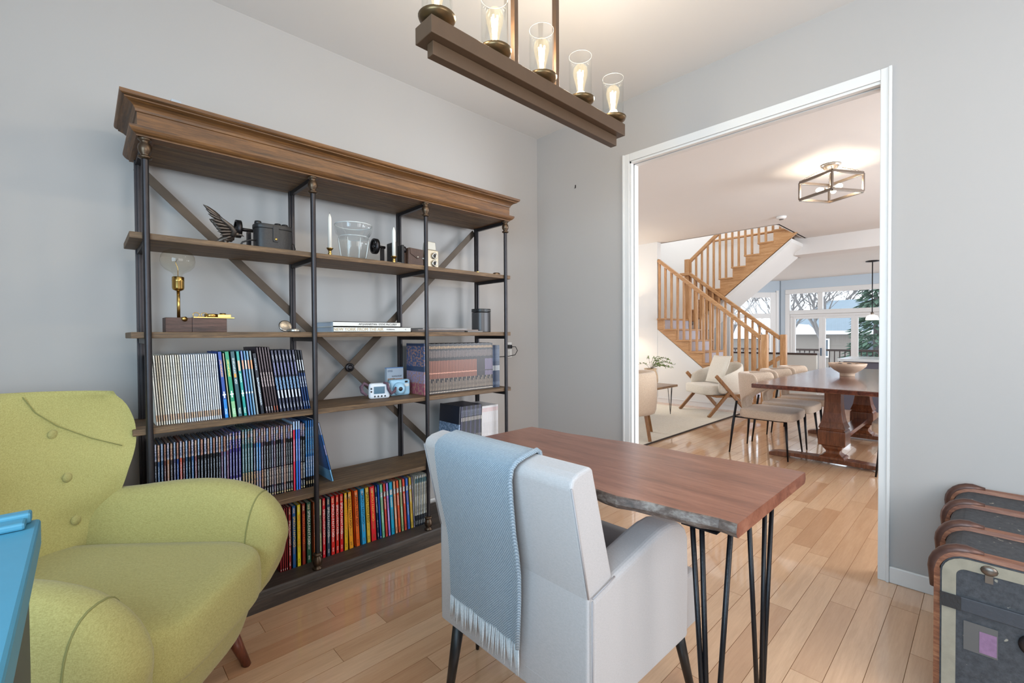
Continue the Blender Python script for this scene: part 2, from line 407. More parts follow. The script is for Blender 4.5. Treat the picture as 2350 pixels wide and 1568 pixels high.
# kitchen end wall with glazing
XK = 9.8
def band(m, x, y0, y1, z0, z1, th=.12, k=0): m.box(x, x+th, min(y0, y1), max(y0, y1), z0, z1, k)
m = MB()
band(m, XK, .90, 1.0, -.35, 2.5); band(m, XK, -4.9, .90, 2.21, 2.5); band(m, XK, -4.9, -2.2, -.35, 2.21)
struct(m.build('wall_kitchen', M_BLUEWALL), 'pale blue kitchen wall around the patio doors')
wn = struct(MB().box(XK-.02, XK+.1, .802, .90, -.30, 2.098).box(XK-.02, XK+.1, -2.2, .90, 2.10, 2.21).box(XK-.03, XK+.1, -2.2, .80, 1.602, 1.70).build('window_1', M_TRIM, bevel=.006), 'white framed patio window with transom lights')
def wpart(name, x0, x1, y0, y1, z0, z1, mat=M_TRIM): return MB().box(x0, x1, y0, y1, z0, z1).build(name, mat, wn, bevel=.004)
for ya, yb in ((.13, .23),): wpart('mullion', XK-.01, XK+.08, ya, yb, 1.70, 2.10)
wpart('mullion', XK-.01, XK+.08, -1.45, -1.35, 1.70, 2.10)
for (ya, yb) in ((.23, .80), (-1.35, .13), (-2.2, -1.45)): MB().box(XK+.045, XK+.05, ya, yb, 1.70, 2.10).build('pane', M_PANE, wn)
dn = struct(MB().box(XK-.0, XK+.1, .742, .80, -.30, 1.543).box(XK, XK+.1, -2.2, .80, 1.545, 1.60).build('door_1', M_TRIM, bevel=.004), 'white sliding patio door')
for (a, b) in ((.13, .74), (-.48, .13), (-1.2, -.48)):
    st = MB().box(XK+.01, XK+.06, a, a+.075, -.28, 1.545).box(XK+.01, XK+.06, b-.055, b, -.28, 1.545).box(XK+.01, XK+.06, a+.075, b-.055, 1.49, 1.545).box(XK+.01, XK+.06, a+.075, b-.055, -.28, -.15).build('sash', M_TRIM, dn, bevel=.003)
    MB().box(XK+.03, XK+.035, a+.075, b-.055, -.15, 1.49).build('pane', M_PANE, st)
MB().box(XK-.025, XK+.01, .150, .166, .62, .80).build('door_handle', plain('dark_handle', S('#2b4a66'), .4), dn)
# angled wall with a second window
ax, ay = .725, .69
AM = Matrix.Translation((XK+.06, .985, 0)) @ Matrix.Rotation(math.atan2(.69, -.725), 4, 'Z')
m = MB(); m.box(0, .22, -.1, 0, -.35, 2.5, 0, AM); m.box(.22, 2.6, -.1, 0, 2.16, 2.5, 0, AM); m.box(.22, 2.6, -.1, 0, -.35, .62, 0, AM); m.box(1.5, 2.6, -.1, 0, .62, 2.16, 0, AM)
struct(m.build('wall_angled', M_BLUEWALL), 'pale blue angled kitchen wall')
w2 = struct(MB().box(.16, .30, -.02, .02, .55, 2.16, 0, AM).box(1.40, 1.52, -.02, .02, .55, 2.16, 0, AM).box(.30, 1.40, -.02, .02, 2.03, 2.16, 0, AM).box(.30, 1.40, -.02, .02, .55, .68, 0, AM).box(.30, 1.40, -.02, .02, 1.52, 1.64, 0, AM).build('window_2', M_TRIM, bevel=.004), 'white framed window beside the staircase')
MB().box(.30, 1.40, -.05, -.045, .68, 1.52, 0, AM).build('pane', M_PANE, w2); MB().box(.30, 1.40, -.05, -.045, 1.64, 2.03, 0, AM).build('pane', M_PANE, w2)
struct(MB().box(.10, .16, -.02, .03, .55, 2.20, 0, AM).build('trim_5', M_TRIM), 'white window casing by the staircase')

# ------------------------------------------------------------------ bookcase
PX = [-2.512, -1.915, -1.313, -.720]; PY, KY = -.396, -.110
SZ = {2: 1.533, 3: 1.168, 4: .811, 5: .430}; ZB = .074; ST = .023; CZ = 1.875
BR = (-1.616, -.25, 0)
bc = thing('bookcase', 'tall open bookcase with moulded oak cornice, iron poles and plank shelves', 'bookcase', BR)
def sweep(prof, x0, x1, yf, yb, m=None):
    """moulding profile (outward, z) carried round left, front and right with mitred corners"""
    m = m or MB(); k = len(prof); rows = []
    for (cx, cy, ox, oy) in ((x0, yb, -1, 0), (x0, yf, -1, -1), (x1, yf, 1, -1), (x1, yb, 1, 0)):
        rows.append([(cx+ox*o, cy+oy*o, z) for o, z in prof])
    for i in range(3):
        q = rows[i]+rows[i+1]
        m.add(q, [(j, j+1, k+j+1, k+j) for j in range(k-1)], 1 if i != 1 else 0, False)
    m.add(rows[0], [tuple(range(k))]); m.add(rows[3], [tuple(range(k-1, -1, -1))])
    return m
crown = [(-.03, CZ), (.025, CZ), (.025, 1.880), (.034, 1.884), (.040, 1.890), (.045, 1.898), (.045, 1.906), (.022, 1.908), (.022, 1.960), (.026, 1.962),
         (.028, 1.970), (.033, 1.978), (.042, 1.985), (.054, 1.990), (.058, 1.991), (.058, 1.996), (.064, 1.997), (.069, 2.001), (.071, 2.006), (.071, 2.013), (-.03, 2.013)]
CO = sweep(crown, PX[0], PX[3], PY+.006, -.075)
CO.box(PX[0]-.02, PX[3]+.02, PY+.02, -.075, CZ+.0005, 2.0125)
CO.build('cornice', [M_OAKX, M_OAKY], bc, BR)
MB().box(PX[0]+.03, PX[3]-.03, PY+.036, -.08, CZ-.001, CZ+.0008).build('cornice_underside', M_SHELF, bc, BR)
base = [(.052, 0), (.052, .046), (.046, .050), (.046, .055), (.040, .060), (.032, .066), (.028, .0735), (-.05, ZB)]
BO = sweep(base, PX[0], PX[3], PY+.006, -.075)
BO.box(PX[0]-.025, PX[3]+.025, PY-.02, -.075, .0, ZB)
BO.build('plinth', M_DARKWOOD, bc, BR)
for k, z in SZ.items():
    MB().box(-2.560, -.672, PY+.006, -.092, z-ST, z).build('shelf', M_SHELF, bc, BR, bevel=.0025)
fin = [(.020, 0), (.021, .006), (.015, .010), (.013, .016), (.019, .024), (.0215, .036), (.020, .048), (.014, .058), (.013, .062), (.021, .066), (.021, .071), (.0125, .076)]
for x in PX:
    MB().tube([(x, PY, ZB+.07), (x, PY, CZ-.07)], .0110, 14, cap=False).build('front_pole', M_IRON, bc, BR)
    MB().lathe([(r, ZB+z) for r, z in fin], 20, 0, Matrix.Translation((x, PY, 0))).build('foot_finial', M_BRONZE, bc, BR)
    MB().lathe([(r, CZ-z) for r, z in fin], 20, 0, Matrix.Translation((x, PY, 0))).build('top_finial', M_BRONZE, bc, BR)
    MB().box(x-.012, x+.012, KY-.004, KY+.018, ZB, CZ).box(x-.004, x+.004, KY-.012, KY-.004, ZB, CZ).build('back_post', M_IRON, bc, BR, bevel=.001)
    for z in list(SZ.values()):
        MB().box(x-.008, x+.008, PY+.008, KY-.004, z-ST-.020, z-ST-.0005).build('side_rail', M_IRON, bc, BR)
    MB().box(x-.008, x+.008, PY+.02, KY-.004, CZ-.020, CZ-.0012).build('side_rail', M_IRON, bc, BR)
for a, b, yy in (((PX[0], CZ-.02), (PX[3], ZB+.02), -.083), ((PX[3], CZ-.02), (PX[0], ZB+.02), -.0765)):
    MB().bar((a[0], yy, a[1]), (b[0], yy, b[1]), .036, .006).build('cross_brace', plain('worn_iron', S('#4f443a'), .5, .6, .35, 9, .05), bc, BR)
bm_ = MB().lathe([(.024, 0), (.024, .006), (.017, .009), (.013, .009), (.013, .013), (.006, .014)], 20, 0, Matrix.Translation((-1.616, -.086, .975)) @ Matrix.Rotation(PI/2, 4, 'X'))
bm_.build('brace_boss', M_IRON, bc, BR)

# ------------------------------------------------------------------ books
_spine = {}
def spine(key, base, rects=(), rough=.35):
    """printed spine: rects (x0,x1,z0,z1,colour,lettering?) in fractions of the spine"""
    if key in _spine: return _spine[key]
    t = NT('spine_'+key); c = t.n('ShaderNodeTexCoord'); sp = t.n('ShaderNodeSeparateXYZ'); t.l(c.outputs['Generated'], sp.inputs[0])
    X, Z = sp.outputs[0], sp.outputs[2]; col = None
    nz = t.n('ShaderNodeTexNoise'); t.l(c.outputs['Object'], nz.inputs['Vector']); nz.inputs['Scale'].default_value = 420; nz.inputs['Detail'].default_value = 1
    ny = t.n('ShaderNodeTexNoise'); t.l(c.outputs['Object'], ny.inputs['Vector']); ny.inputs['Scale'].default_value = 70; ny.inputs['Detail'].default_value = 3
    col = base
    for (x0, x1, z0, z1, rc, kind) in rects:
        f = t.mathn('MULTIPLY', t.mathn('MULTIPLY', t.mathn('GREATER_THAN', X, x0), t.mathn('LESS_THAN', X, x1)),
                    t.mathn('MULTIPLY', t.mathn('GREATER_THAN', Z, z0), t.mathn('LESS_THAN', Z, z1)))
        if kind == 1: f = t.mathn('MULTIPLY', f, t.mathn('GREATER_THAN', nz.outputs[0], .50))
        if kind == 2:   # mottled picture
            rc = t.mix(t.ramp(ny.outputs[0], [(.46, (0, 0, 0, 1)), (.6, (1, 1, 1, 1))]), rc, [S('#d8b49c'), S('#a8bcd8'), S('#c49078'), S('#d0c8d4')][len(_spine) % 4]); rc = t.mix(t.ramp(nz.outputs[0], [(.52, (0, 0, 0, 1)), (.62, (1, 1, 1, 1))]), rc, S('#2a2a3c'))
        col = t.mix(f, col, rc)
    if isinstance(col, tuple): t.b.inputs['Base Color'].default_value = col
    else: t.l(col, t.b.inputs['Base Color'])
    t.set(Roughness=rough); _spine[key] = t.m; return t.m
def book(name, x, wd, yf, z, ht, dp, mat, label, group, lean=0.0, parts=True, cover=None, cat='book'):
    """standing book: left edge of the foot at x, spine towards the room, leaning left by lean radians"""
    g = .00025; a, b = g, wd-g
    mb = MB(); cv = min(.003, wd*.2)
    if parts:
        mb.box(a, a+cv, 0, dp, 0, ht); mb.box(b-cv, b, 0, dp, 0, ht); mb.box(a, b, 0, .0025, 0, ht)
        o = mb.build(name, mat)
        pg = MB().box(a+cv, b-cv, .0025, dp-.004, .003, ht-.003).build('pages', M_PAGES, o)
    else:
        mb.box(a, b, 0, dp, 0, ht); o = mb.build(name, mat)
    o.location = (x, yf, z+math.sin(abs(lean))*0.0+.0004); o.rotation_euler = (0, -lean, 0)
    if lean < 0: o.location.z += wd*math.sin(-lean)
    return tag(o, label, cat, group)
def nth(i):
    k = i+1; return '%d%s' % (k, 'th' if 10 < k % 100 < 14 else {1: 'st', 2: 'nd', 3: 'rd'}.get(k % 10, 'th'))
def trot(): # text runs down the spine, facing -y
    return Matrix(((0, 1, 0), (0, 0, -1), (-1, 0, 0))).to_euler()
def ordn(i):
    return ['first', 'second', 'third', 'fourth', 'fifth', 'sixth', 'seventh', 'eighth', 'ninth', 'tenth', 'eleventh', 'twelfth', 'thirteenth', 'fourteenth', 'fifteenth', 'sixteenth', 'seventeenth', 'eighteenth', 'nineteenth', 'twentieth'][i]

# shelf under the lamp, left bay: the long white series
rb = random.Random(11)
z4 = SZ[4]
n = 29; x0, x1 = -2.488, -2.2725; dw = (x1-x0)/n
whites = ['#e2ddd4', '#e6e1d8', '#e8e4dc', '#dfd5c2', '#e4e4e8', '#d6dae4', '#e2e5ea']
for i in range(n):
    k = i % 4 if i < 13 else 4+i % 3
    if i < 13 and k == 2: k = 3
    bc_ = S(whites[k]); pv = i % 3
    foot = ['#c9a58a', '#d0b59c', '#b9a79c'][pv]
    mt = spine('white%d%d' % (k, pv), bc_, [(.38, .58, .62, .90, S('#8a8480'), 1), (.40, .56, .22, .42+.04*pv, S('#a8a29c'), 1), (.2, .8, .055, .145, S(foot), 0)], .5)
    book('comic_album', x0+i*dw, dw, -.345, z4, .268, .20, mt, 'thin white comic album, %s from the left in the long white row' % nth(i), 'white comic albums on the fourth shelf', .060, True)
rowA = [  # x, width, height, lean, colour, name, rects
 (-2.2650, .0180, .276, .085, '#1d4a9c', 'royal blue comic album with a white star on its spine', [(.3, .7, .62, .88, S('#e2b070'), 1), (.0, 1, .0, .28, S('#1780d0'), 0), (.38, .62, .30, .40, S('#e8eef4'), 0), (.15, .85, .34, .36, S('#e8eef4'), 0), (.3, .7, .05, .14, S('#d5e4f0'), 1)]),
 (-2.2455, .0050, .270, .085, '#d8c8ae', 'thin cream comic album beside the blue one', []),
 (-2.2375, .0195, .276, .095, '#15916a', 'green comic album with a white star on its spine', [(.3, .7, .62, .88, S('#e4d27c'), 1), (.0, 1, .0, .24, S('#8fc490'), 0), (.38, .62, .30, .40, S('#e8eef4'), 0), (.15, .85, .34, .36, S('#e8eef4'), 0), (.3, .7, .04, .13, S('#d8eadc'), 1)]),
 (-2.2165, .0200, .276, .098, '#23555f', 'dark slate teal comic album', [(.3, .7, .66, .90, S('#cfd8d8'), 1), (.3, .7, .60, .66, S('#e0a040'), 0), (.3, .7, .50, .58, S('#cfd8d8'), 1), (.3, .7, .04, .13, S('#d8eadc'), 1)]),
 (-2.1950, .0160, .276, .100, '#199a94', 'bright teal comic album with a star', [(.25, .7, .70, .86, S('#e5b79b'), 0), (.3, .7, .52, .66, S('#c5e5e0'), 1), (.15, .85, .34, .36, S('#e8eef4'), 0), (.38, .62, .30, .40, S('#e8eef4'), 0), (.3, .7, .04, .13, S('#d8eadc'), 1)]),
 (-2.1775, .0098, .277, .100, '#7d93c4', 'periwinkle blue comic album with an orange block', [(.2, .8, .72, .86, S('#e2a88c'), 0), (.1, .9, .34, .37, S('#e8eef4'), 0)]),
 (-2.1665, .0096, .277, .100, '#5f95c0', 'sky blue comic album with a pale block', [(.2, .8, .72, .86, S('#dcd3c8'), 0), (.1, .9, .34, .37, S('#e8eef4'), 0)]),
 (-2.1558, .0096, .277, .100, '#7fa9c8', 'pale blue comic album with an orange block', [(.2, .8, .72, .86, S('#e2a88c'), 0), (.1, .9, .34, .37, S('#e8eef4'), 0)]),
 (-2.1450, .0098, .277, .100, '#98a0a2', 'grey comic album with an orange block', [(.2, .8, .72, .86, S('#e2a070'), 0)]),
 (-2.1300, .0180, .266, .115, '#15202f', 'black book with long white title between pale and brown albums', [(.3, .65, .14, .60, S('#d8e4f0'), 1), (.35, .6, .72, .92, S('#aab8c8'), 1)]),
]
for (x, wd, ht, le, c, nm, rc) in rowA:
    book('comic_album', x, wd, -.345, z4, ht, .205, spine('A'+nm, S(c), rc), nm, 'coloured albums on the fourth shelf', le)
for i in range(5):
    book('tall_book', -2.1085+i*.0108, .0104, -.345, z4, .292, .21, spine('brown%d' % (i > 2), S('#43353c'), [(.25, .75, .40, .62, S('#cbb8b8'), 1), (.35, .6, .66, .95, S('#7d6a70'), 1), (.3, .7, .03, .10, S('#c85a30' if i > 2 else '#b9b4b8'), 1)]),
         'tall dark brown book, %s from the left in the set of five' % nth(i), 'five tall brown books on the fourth shelf', .128)
for i in range(7):
    book('navy_book', -2.0520+i*.0147, .0142, -.345, z4, .277, .205, spine('navy', S('#353a52'), [(.3, .7, .60, .80, S('#8f8fc0'), 1), (.2, .8, .36, .56, S('#86b4e0'), 1), (.3, .7, .22, .35, S('#d8dce4'), 0), (.35, .6, .05, .13, S('#d8dce4'), 1), (.3, .7, .84, .93, S('#b0b0bc'), 1)]),
         'navy volume with pale blue lettering, %s from the left of seven' % nth(i), 'seven navy volumes on the fourth shelf', .134)
for i in range(3):
    book('blue_black_book', -1.9485+i*.0105, .0100, -.345, z4, .275, .205, spine('bluebk', S('#173a6c'), [(0, 1, .62, 1, S('#1a2230'), 0), (.3, .7, .66, .84, S('#d8dce4'), 0), (.3, .7, .38, .56, S('#d8dce4'), 1), (.35, .6, .05, .14, S('#d8dce4'), 1)]),
         'blue and black volume by the second pole, %s from the left of three' % nth(i), 'three blue-black volumes on the fourth shelf', .140)

# fifth shelf, left bay: crowded paperbacks
B1 = [-2.4973, -2.4923, -2.4838, -2.4735, -2.4632, -2.4545, -2.444, -2.4334, -2.4236, -2.4137, -2.4029, -2.3947, -2.3846, -2.3754, -2.3642, -2.3539, -2.3445, -2.3321, -2.3205, -2.3109, -2.3011, -2.2903, -2.2804, -2.2714, -2.2634, -2.2513, -2.2421, -2.2298, -2.2194, -2.208, -2.196]
B2 = [-2.194, -2.1834, -2.1727, -2.162, -2.15, -2.1402, -2.1292, -2.1192, -2.1091, -2.099, -2.0876, -2.0785, -2.0682, -2.0589, -2.0473, -2.0379, -2.0273, -2.0166, -2.007, -1.9973, -1.9864, -1.9742, -1.9631, -1.9527, -1.9432, -1.9319]
B3 = [-1.8985+.0, ]
z5 = SZ[5]
cB1 = ['#8a4a3c', '#2c2a30', '#28476c', '#35506c', '#5a2c2c', '#a8785c', '#3c3438', '#484868', '#22407c', '#b8503c', '#5a3034', '#2c4c6c', '#1c2028', '#28507c', '#7a4a50', '#1c1c22', '#1a1c22', '#1a1c22', '#1c1e24', '#1a1c22', '#1c1c22', '#1a1e26', '#202430', '#7a5878', '#5c6488', '#7c5070', '#3c3478', '#3c3478', '#40387c', '#3c3478']
nB1 = ['rust', 'charcoal', 'steel blue', 'slate blue', 'maroon', 'tan', 'dark brown', 'dusk violet', 'cobalt', 'brick red', 'wine', 'denim blue', 'black', 'ocean blue', 'dusty rose', 'black', 'black', 'black', 'black', 'black', 'black', 'black', 'ink black', 'mauve', 'grey violet', 'plum', 'indigo', 'indigo', 'indigo', 'indigo']
for i in range(len(B1)-1):
    c = cB1[i]; gold = 15 <= i <= 21
    rc = [(0, 1, .78, 1, S(['#9a6a5c', '#7c84a0', '#b0806c', '#8a9ab8'][i % 4]) if i < 26 else S('#5c58a8'), 2), (.32, .62, .40, .72, S('#b8c0cc'), 1), (.2, .8, .12, .36, S('#d8b04c' if gold else '#d8b8a0' if i < 22 else '#e0dcec'), 1), (.3, .7, .02, .09, S('#d0ccc8'), 1)]
    sh = nB1.count(nB1[i]) > 1
    book('paperback', B1[i], B1[i+1]-B1[i], -.303, z5, .298+(.010 if i >= 26 else 0)+.003*(i % 2), .16, spine('B1%s%d%d' % (c, i % 4, gold), S(c), rc),
         ('%s paperback with pictured top above the green armchair' % nB1[i] + (', %s such from the left' % nth(nB1[:i].count(nB1[i])) if sh else '')), 'dark paperbacks on the fifth shelf' if sh else 'assorted paperbacks on the fifth shelf', 0.0, True)
cB2 = ['#4c7478']*4+['#3c3c58', '#4a86b8', '#3c88d8', '#5c4458', '#2c2430', '#241c24', '#1c1c24', '#3a3c58', '#6a4a5c', '#18181c', '#18181c', '#343c58', '#9a6860', '#1a1a20', '#1a1c20', '#1a1a1e', '#d83050', '#3c80e0', '#5a70d8', '#1c1a1c', '#1e1c1e']
nB2 = ['grey green']*4+['dull violet', 'mid blue', 'azure', 'purple brown', 'black', 'black', 'black', 'slate violet', 'rosy brown', 'black', 'black', 'blue grey', 'salmon brown', 'black', 'black', 'black', 'crimson', 'bright blue', 'lavender blue', 'black', 'black']
for i in range(len(cB2)):
    c = cB2[i]; hi = i in (20, 21, 22); gr = i < 4
    rc = [(0, 1, .80 if not hi else .88, 1, S('#78a0a0' if gr else '#b4ccec' if hi else ['#8a94c0', '#b8947c', '#9a7c94'][i % 3]), 2 if not hi else 0), (.3, .65, .42, .74, S('#c4ccd4'), 1), (.2, .8, .16, .40, S('#d8a878' if i < 8 else '#d8c0b0' if i % 3 else '#c8ccd0'), 1), (.3, .7, .05, .13, S('#c8ccd4'), 1), (.25, .75, .015, .04, S('#c8b88c') if i > 7 and not hi else S(c), 0)]
    if hi: rc = [rc[0], rc[1]]
    sh = nB2.count(nB2[i]) > 1
    book('paperback', B2[i], B2[i+1]-B2[i]-.0, -.303, z5, (.314 if gr else .322 if hi else .308+.002*(i % 3)), .16, spine('B2%s%d' % (c, i), S(c), rc),
         ('%s paperback on the fifth shelf right half' % nB2[i] + (', %s such from the left' % nth(nB2[:i].count(nB2[i])) if sh else '')), 'dark paperbacks on the fifth shelf right half' if sh else 'assorted paperbacks on the fifth shelf', 0.0)
for i in range(4):
    book('blue_paperback', -1.9300+i*.0100+(.001 if i else 0), .0096, -.303, z5, .318, .16, spine('B3', S('#16181c'), [(0, 1, .16, 1, S('#3a78b8'), 0), (.0, .5, .5, .9, S('#78b8e0'), 2), (.3, .75, .17, .46, S('#e8f0f8'), 1), (.3, .7, .05, .10, S('#c8b088'), 0)]),
         'bright blue and black paperback by the second pole, %s of four' % nth(i), 'four blue paperbacks on the fifth shelf')
lb = book('leaning_book', -1.868, .010, -.300, z5, .305, .20, spine('lean', S('#2f5f9c'), [(0, 1, 0, .2, S('#7fb8e0'), 0), (0, 1, .80, 1, S('#8890a8'), 0), (.2, .8, .45, .62, S('#b8a8c0'), 1)]), 'blue book leaning alone against the second pole', 'leaning book', 0.0)
lb.rotation_euler = (0, -.22, 0); lb.location = (-1.805, -.300, z5+.001)

# plinth shelf: bright hardcover albums
M_TXW = plain('white_print', S('#ece6dc'), .5); M_TXK = plain('black_print', S('#1c1a18'), .5); M_TXY = plain('gold_print', S('#f0c848'), .5); M_TXR = plain('red_print', S('#d8402c'), .5); M_TXO = plain('orange_print', S('#e87030'), .5); M_TXG = plain('tan_print', S('#b09a70'), .5)
rowC = [  # x0, x1, colour, name, letter material
 (-2.0513, -2.0414, '#8c2226', 'dark red', None), (-2.0414, -2.0327, '#8c2226', 'dark red', None), (-2.0327, -2.0240, '#94282a', 'dark red', None), (-2.0240, -2.0152, '#8c2226', 'dark red', None), (-2.0152, -1.9998, '#9c2a2c', 'dark red', M_TXW),
 (-1.9985, -1.9795, '#1c5a98', 'cobalt blue', M_TXY), (-1.9775, -1.9578, '#e4cc20', 'lemon yellow', M_TXO), (-1.9556, -1.9366, '#8c2c1c', 'brick red', M_TXO), (-1.9345, -1.9106, '#2f5a44', 'forest green', M_TXW),
 (-1.9030, -1.8890, '#e8743c', 'salmon orange', M_TXW), (-1.8741, -1.8625, '#bcc89c', 'pale sage', M_TXK), (-1.8610, -1.8430, '#dc2030', 'crimson', M_TXW), (-1.8400, -1.8205, '#3c4c5c', 'slate grey', M_TXW),
 (-1.8193, -1.7975, '#e02a24', 'bright red', M_TXW), (-1.7963, -1.7770, '#e03024', 'bright red', M_TXW), (-1.7759, -1.7550, '#dc2424', 'bright red', M_TXW), (-1.7538, -1.7310, '#e8b020', 'mustard yellow', M_TXO),
 (-1.7298, -1.7036, '#f09a20', 'amber', M_TXK), (-1.6932, -1.6696, '#ee6420', 'vivid orange', M_TXK), (-1.6620, -1.6358, '#2ca0d4', 'cyan blue', M_TXK), (-1.6338, -1.6114, '#e8b838', 'golden yellow', M_TXK), (-1.6102, -1.5790, '#e0242c', 'thick scarlet', M_TXY),
 (-1.5776, -1.5660, '#1c3c54', 'dark petrol', M_TXW), (-1.5637, -1.5515, '#1854b0', 'deep blue', None)]
for i, (a, b, c, nm, tx) in enumerate(rowC):
    lean = 0.0 if i < 17 else .035 if i < 22 else .05
    if i in (16,): lean = 0.0
    short = {'foot': (.35, .65, .04, .11, S('#c8a890'), 1)}
    mt = spine('C%s' % c, S(c), [(.3, .7, .88, .97, S('#d8c098'), 1), (.35, .65, .05, .12, S('#e8dcd0') if tx is M_TXW else S('#7a5a30'), 1), (.38, .62, .22, .36, S('#e8dcd0') if tx is M_TXW else S('#9a7a40'), 1)] if tx else [(.3, .7, .015, .04, S('#d8b0a8'), 0)])
    lab = ('%s hardcover album standing on the bookcase plinth' % nm) if nm not in ('dark red', 'bright red') else ('%s album on the bookcase plinth, %s of its colour from the left' % (nm, nth([r[3] for r in rowC[:i]].count(nm))))
    if nm == 'dark red' and tx: lab = 'thicker dark red album with white title beside the cobalt one'
    o = book('hardcover_album', a+(.0030 if i > 21 else .0008 if lean else 0), b-a, -.314, ZB, .288 if i != 9 else .283, .185, mt, lab, 'bright albums on the plinth', lean)
    if tx:
        sz = min((b-a)*.72, .0155)
        text('title_lettering', 'SPIROU-FANTASIO' if i <= 16 else 'SPIROU FANTASIO', sz, tx, o, ((b-a)/2, -.0006, .168 if i < 16 else .185), trot(), .0003, sx=min(1.25, .155/(sz*7.4)))
rowC2 = [(-1.5497, -1.5313, '#7cc098', 'mint green'), (-1.5303, -1.5142, '#e0483c', 'tomato red'), (-1.5138, -1.4982, '#b888d8', 'violet'), (-1.4962, -1.4738, '#14a0c4', 'turquoise'), (-1.4725, -1.4553, '#e8a078', 'peach'), (-1.4540, -1.4367, '#ec5c34', 'orange red'),
 (-1.4353, -1.4178, '#98ac78', 'olive green'), (-1.4165, -1.3988, '#e8503c', 'coral red'), (-1.3967, -1.3784, '#4a7cd8', 'cornflower blue'), (-1.3774, -1.3582, '#d8b048', 'ochre yellow'), (-1.3568, -1.3500, '#a8a0b8', 'lilac grey')]
for i, (a, b, c, nm) in enumerate(rowC2):
    book('comic_hardcover', a+.001, b-a, -.316, ZB, .286, .185, spine('C2%s' % c, S(c), [(.2, .8, .76, .86, S('#e8e4dc'), 2), (.3, .7, .52, .72, S('#d8d0c4') if i % 2 else S('#b0705c'), 1), (.35, .65, .28, .48, S('#8a4a3c') if i % 2 else S('#d8e0dc'), 1), (.35, .65, .04, .12, S('#3c302c'), 1)]),
         '%s comic hardcover in the rainbow run on the bookcase plinth' % nm, 'rainbow comics on the plinth', .05)
for i in range(9):
    book('white_album', -1.3485+i*.0110, .0104, -.318, ZB, .284, .18, spine('C3%d' % (i % 2), S('#dcdcd8' if i % 2 else '#d8d0bc'), [(0, 1, 0, .22, S('#2c3038'), 0), (.25, .75, .86, .95, S('#1c6470'), 0), (.3, .7, .60, .82, S('#50504c'), 1), (.3, .7, .26, .42, S('#50504c'), 1), (.3, .7, .04, .12, S('#c8c8c4'), 1)]),
         'slim white album with dark foot on the plinth, %s from the left' % nth(i), 'slim white albums on the plinth', 0.0)

# fourth shelf, right bay
cv = MB().box(0, .012, 0, .19, 0, .292).build('display_book', [spine('coverD', S('#2c3c5c'), [(-1, 2, -1, .22, S('#b8586c'), 2), (-1, 2, .22, .45, S('#a898b8'), 2), (-1, 2, .55, .95, S('#3c5c8c'), 2)])])
cv.location = (-1.296, -.340, z4+.0004)
tag(cv, 'book at the row end showing its blue and pink pictured cover', 'book', 'row end books')
for i in range(46):
    x = -1.2825+i*.01085
    kind = 0 if i < 34 else 1 if i < 40 else 2
    rc = [(.1, .9, .90, .95, S('#c8a070'), 1), (.25, .75, .72, .86, S('#a89088'), 1), (.10, .90, .30, .66, S('#84503e') if kind == 0 else S('#332c30') if kind == 1 else S('#6c6078'), 0), (.10, .90, .40, .42, S('#d89880') if kind == 0 else S('#3c3438'), 0), (.2, .7, .06, .22+.04*(i % 3), S('#c0a890'), 1), (.2, .8, .015, .04, S('#d0c0b0'), 0)]
    book('dark_magazine', x, .0105, -.338, z4, .288+.001*(i % 3), .19, spine('D%d%d' % (kind, i % 3), S('#2a2426'), rc), 'thin dark magazine, %s from the left in the copper-banded row' % nth(i) if kind == 0 else 'thin plain dark magazine, %s right of the copper-banded run' % nth(i-34), 'copper-banded magazines' if kind == 0 else 'plain dark magazines', .0, False)
for i in range(6):
    book('navy_magazine', -.7810+i*.0100, .0096, -.335, z4, .272, .19, spine('D3', S('#27344c'), [(.2, .8, .40, .52, S('#b8b8b8') if True else 0, 0), (.3, .7, .62, .9, S('#6c7c98'), 1), (.3, .7, .06, .14, S('#8c98ac'), 1)]), 'thin navy magazine at the right of the fourth shelf, %s from the left' % nth(i), 'navy magazines on the fourth shelf', 0.0, False)
# fifth shelf, right bay
cv = MB().box(0, .010, 0, .205, 0, .288).build('display_book', [spine('coverE', S('#141c2c'), [(-1, 2, -1, .2, S('#1c3c64'), 0), (-1, 2, .30, .62, S('#6c86a4'), 2)])])
cv.location = (-1.064, -.335, z5+.0012); cv.rotation_euler = (0, .06, 0)
tag(cv, 'black book with pale portraits on its cover, behind the grey chair', 'book', 'row end books')
for i in range(14):
    book('black_magazine', -1.046+i*.0117, .0113, -.335, z5, .286, .20, spine('E%d' % (i % 3), S('#1c1e26' if i % 3 else '#34344c'), [(.3, .7, .78, .92, S('#8c94a8'), 1), (.3, .7, .68, .76, S('#c4bcb0'), 0), (.3, .7, .10, .38, S('#a8a49c'), 1)]), 'thin black magazine on the fifth shelf above the desk, %s from the left' % nth(i), 'black magazines on the fifth shelf', -.045, False)
for i in range(13):
    book('white_magazine', -.8755+i*.0106, .0102, -.335, z5, .270, .20, spine('E4', S('#cbc6c6'), [(.2, .8, .86, .95, S('#b8605c'), 1), (.35, .6, .25, .62, S('#9a9494'), 1)]), 'thin white magazine by the right pole, %s from the left in its row' % nth(i), 'white magazines on the fifth shelf', -.035 if False else 0.0, False)

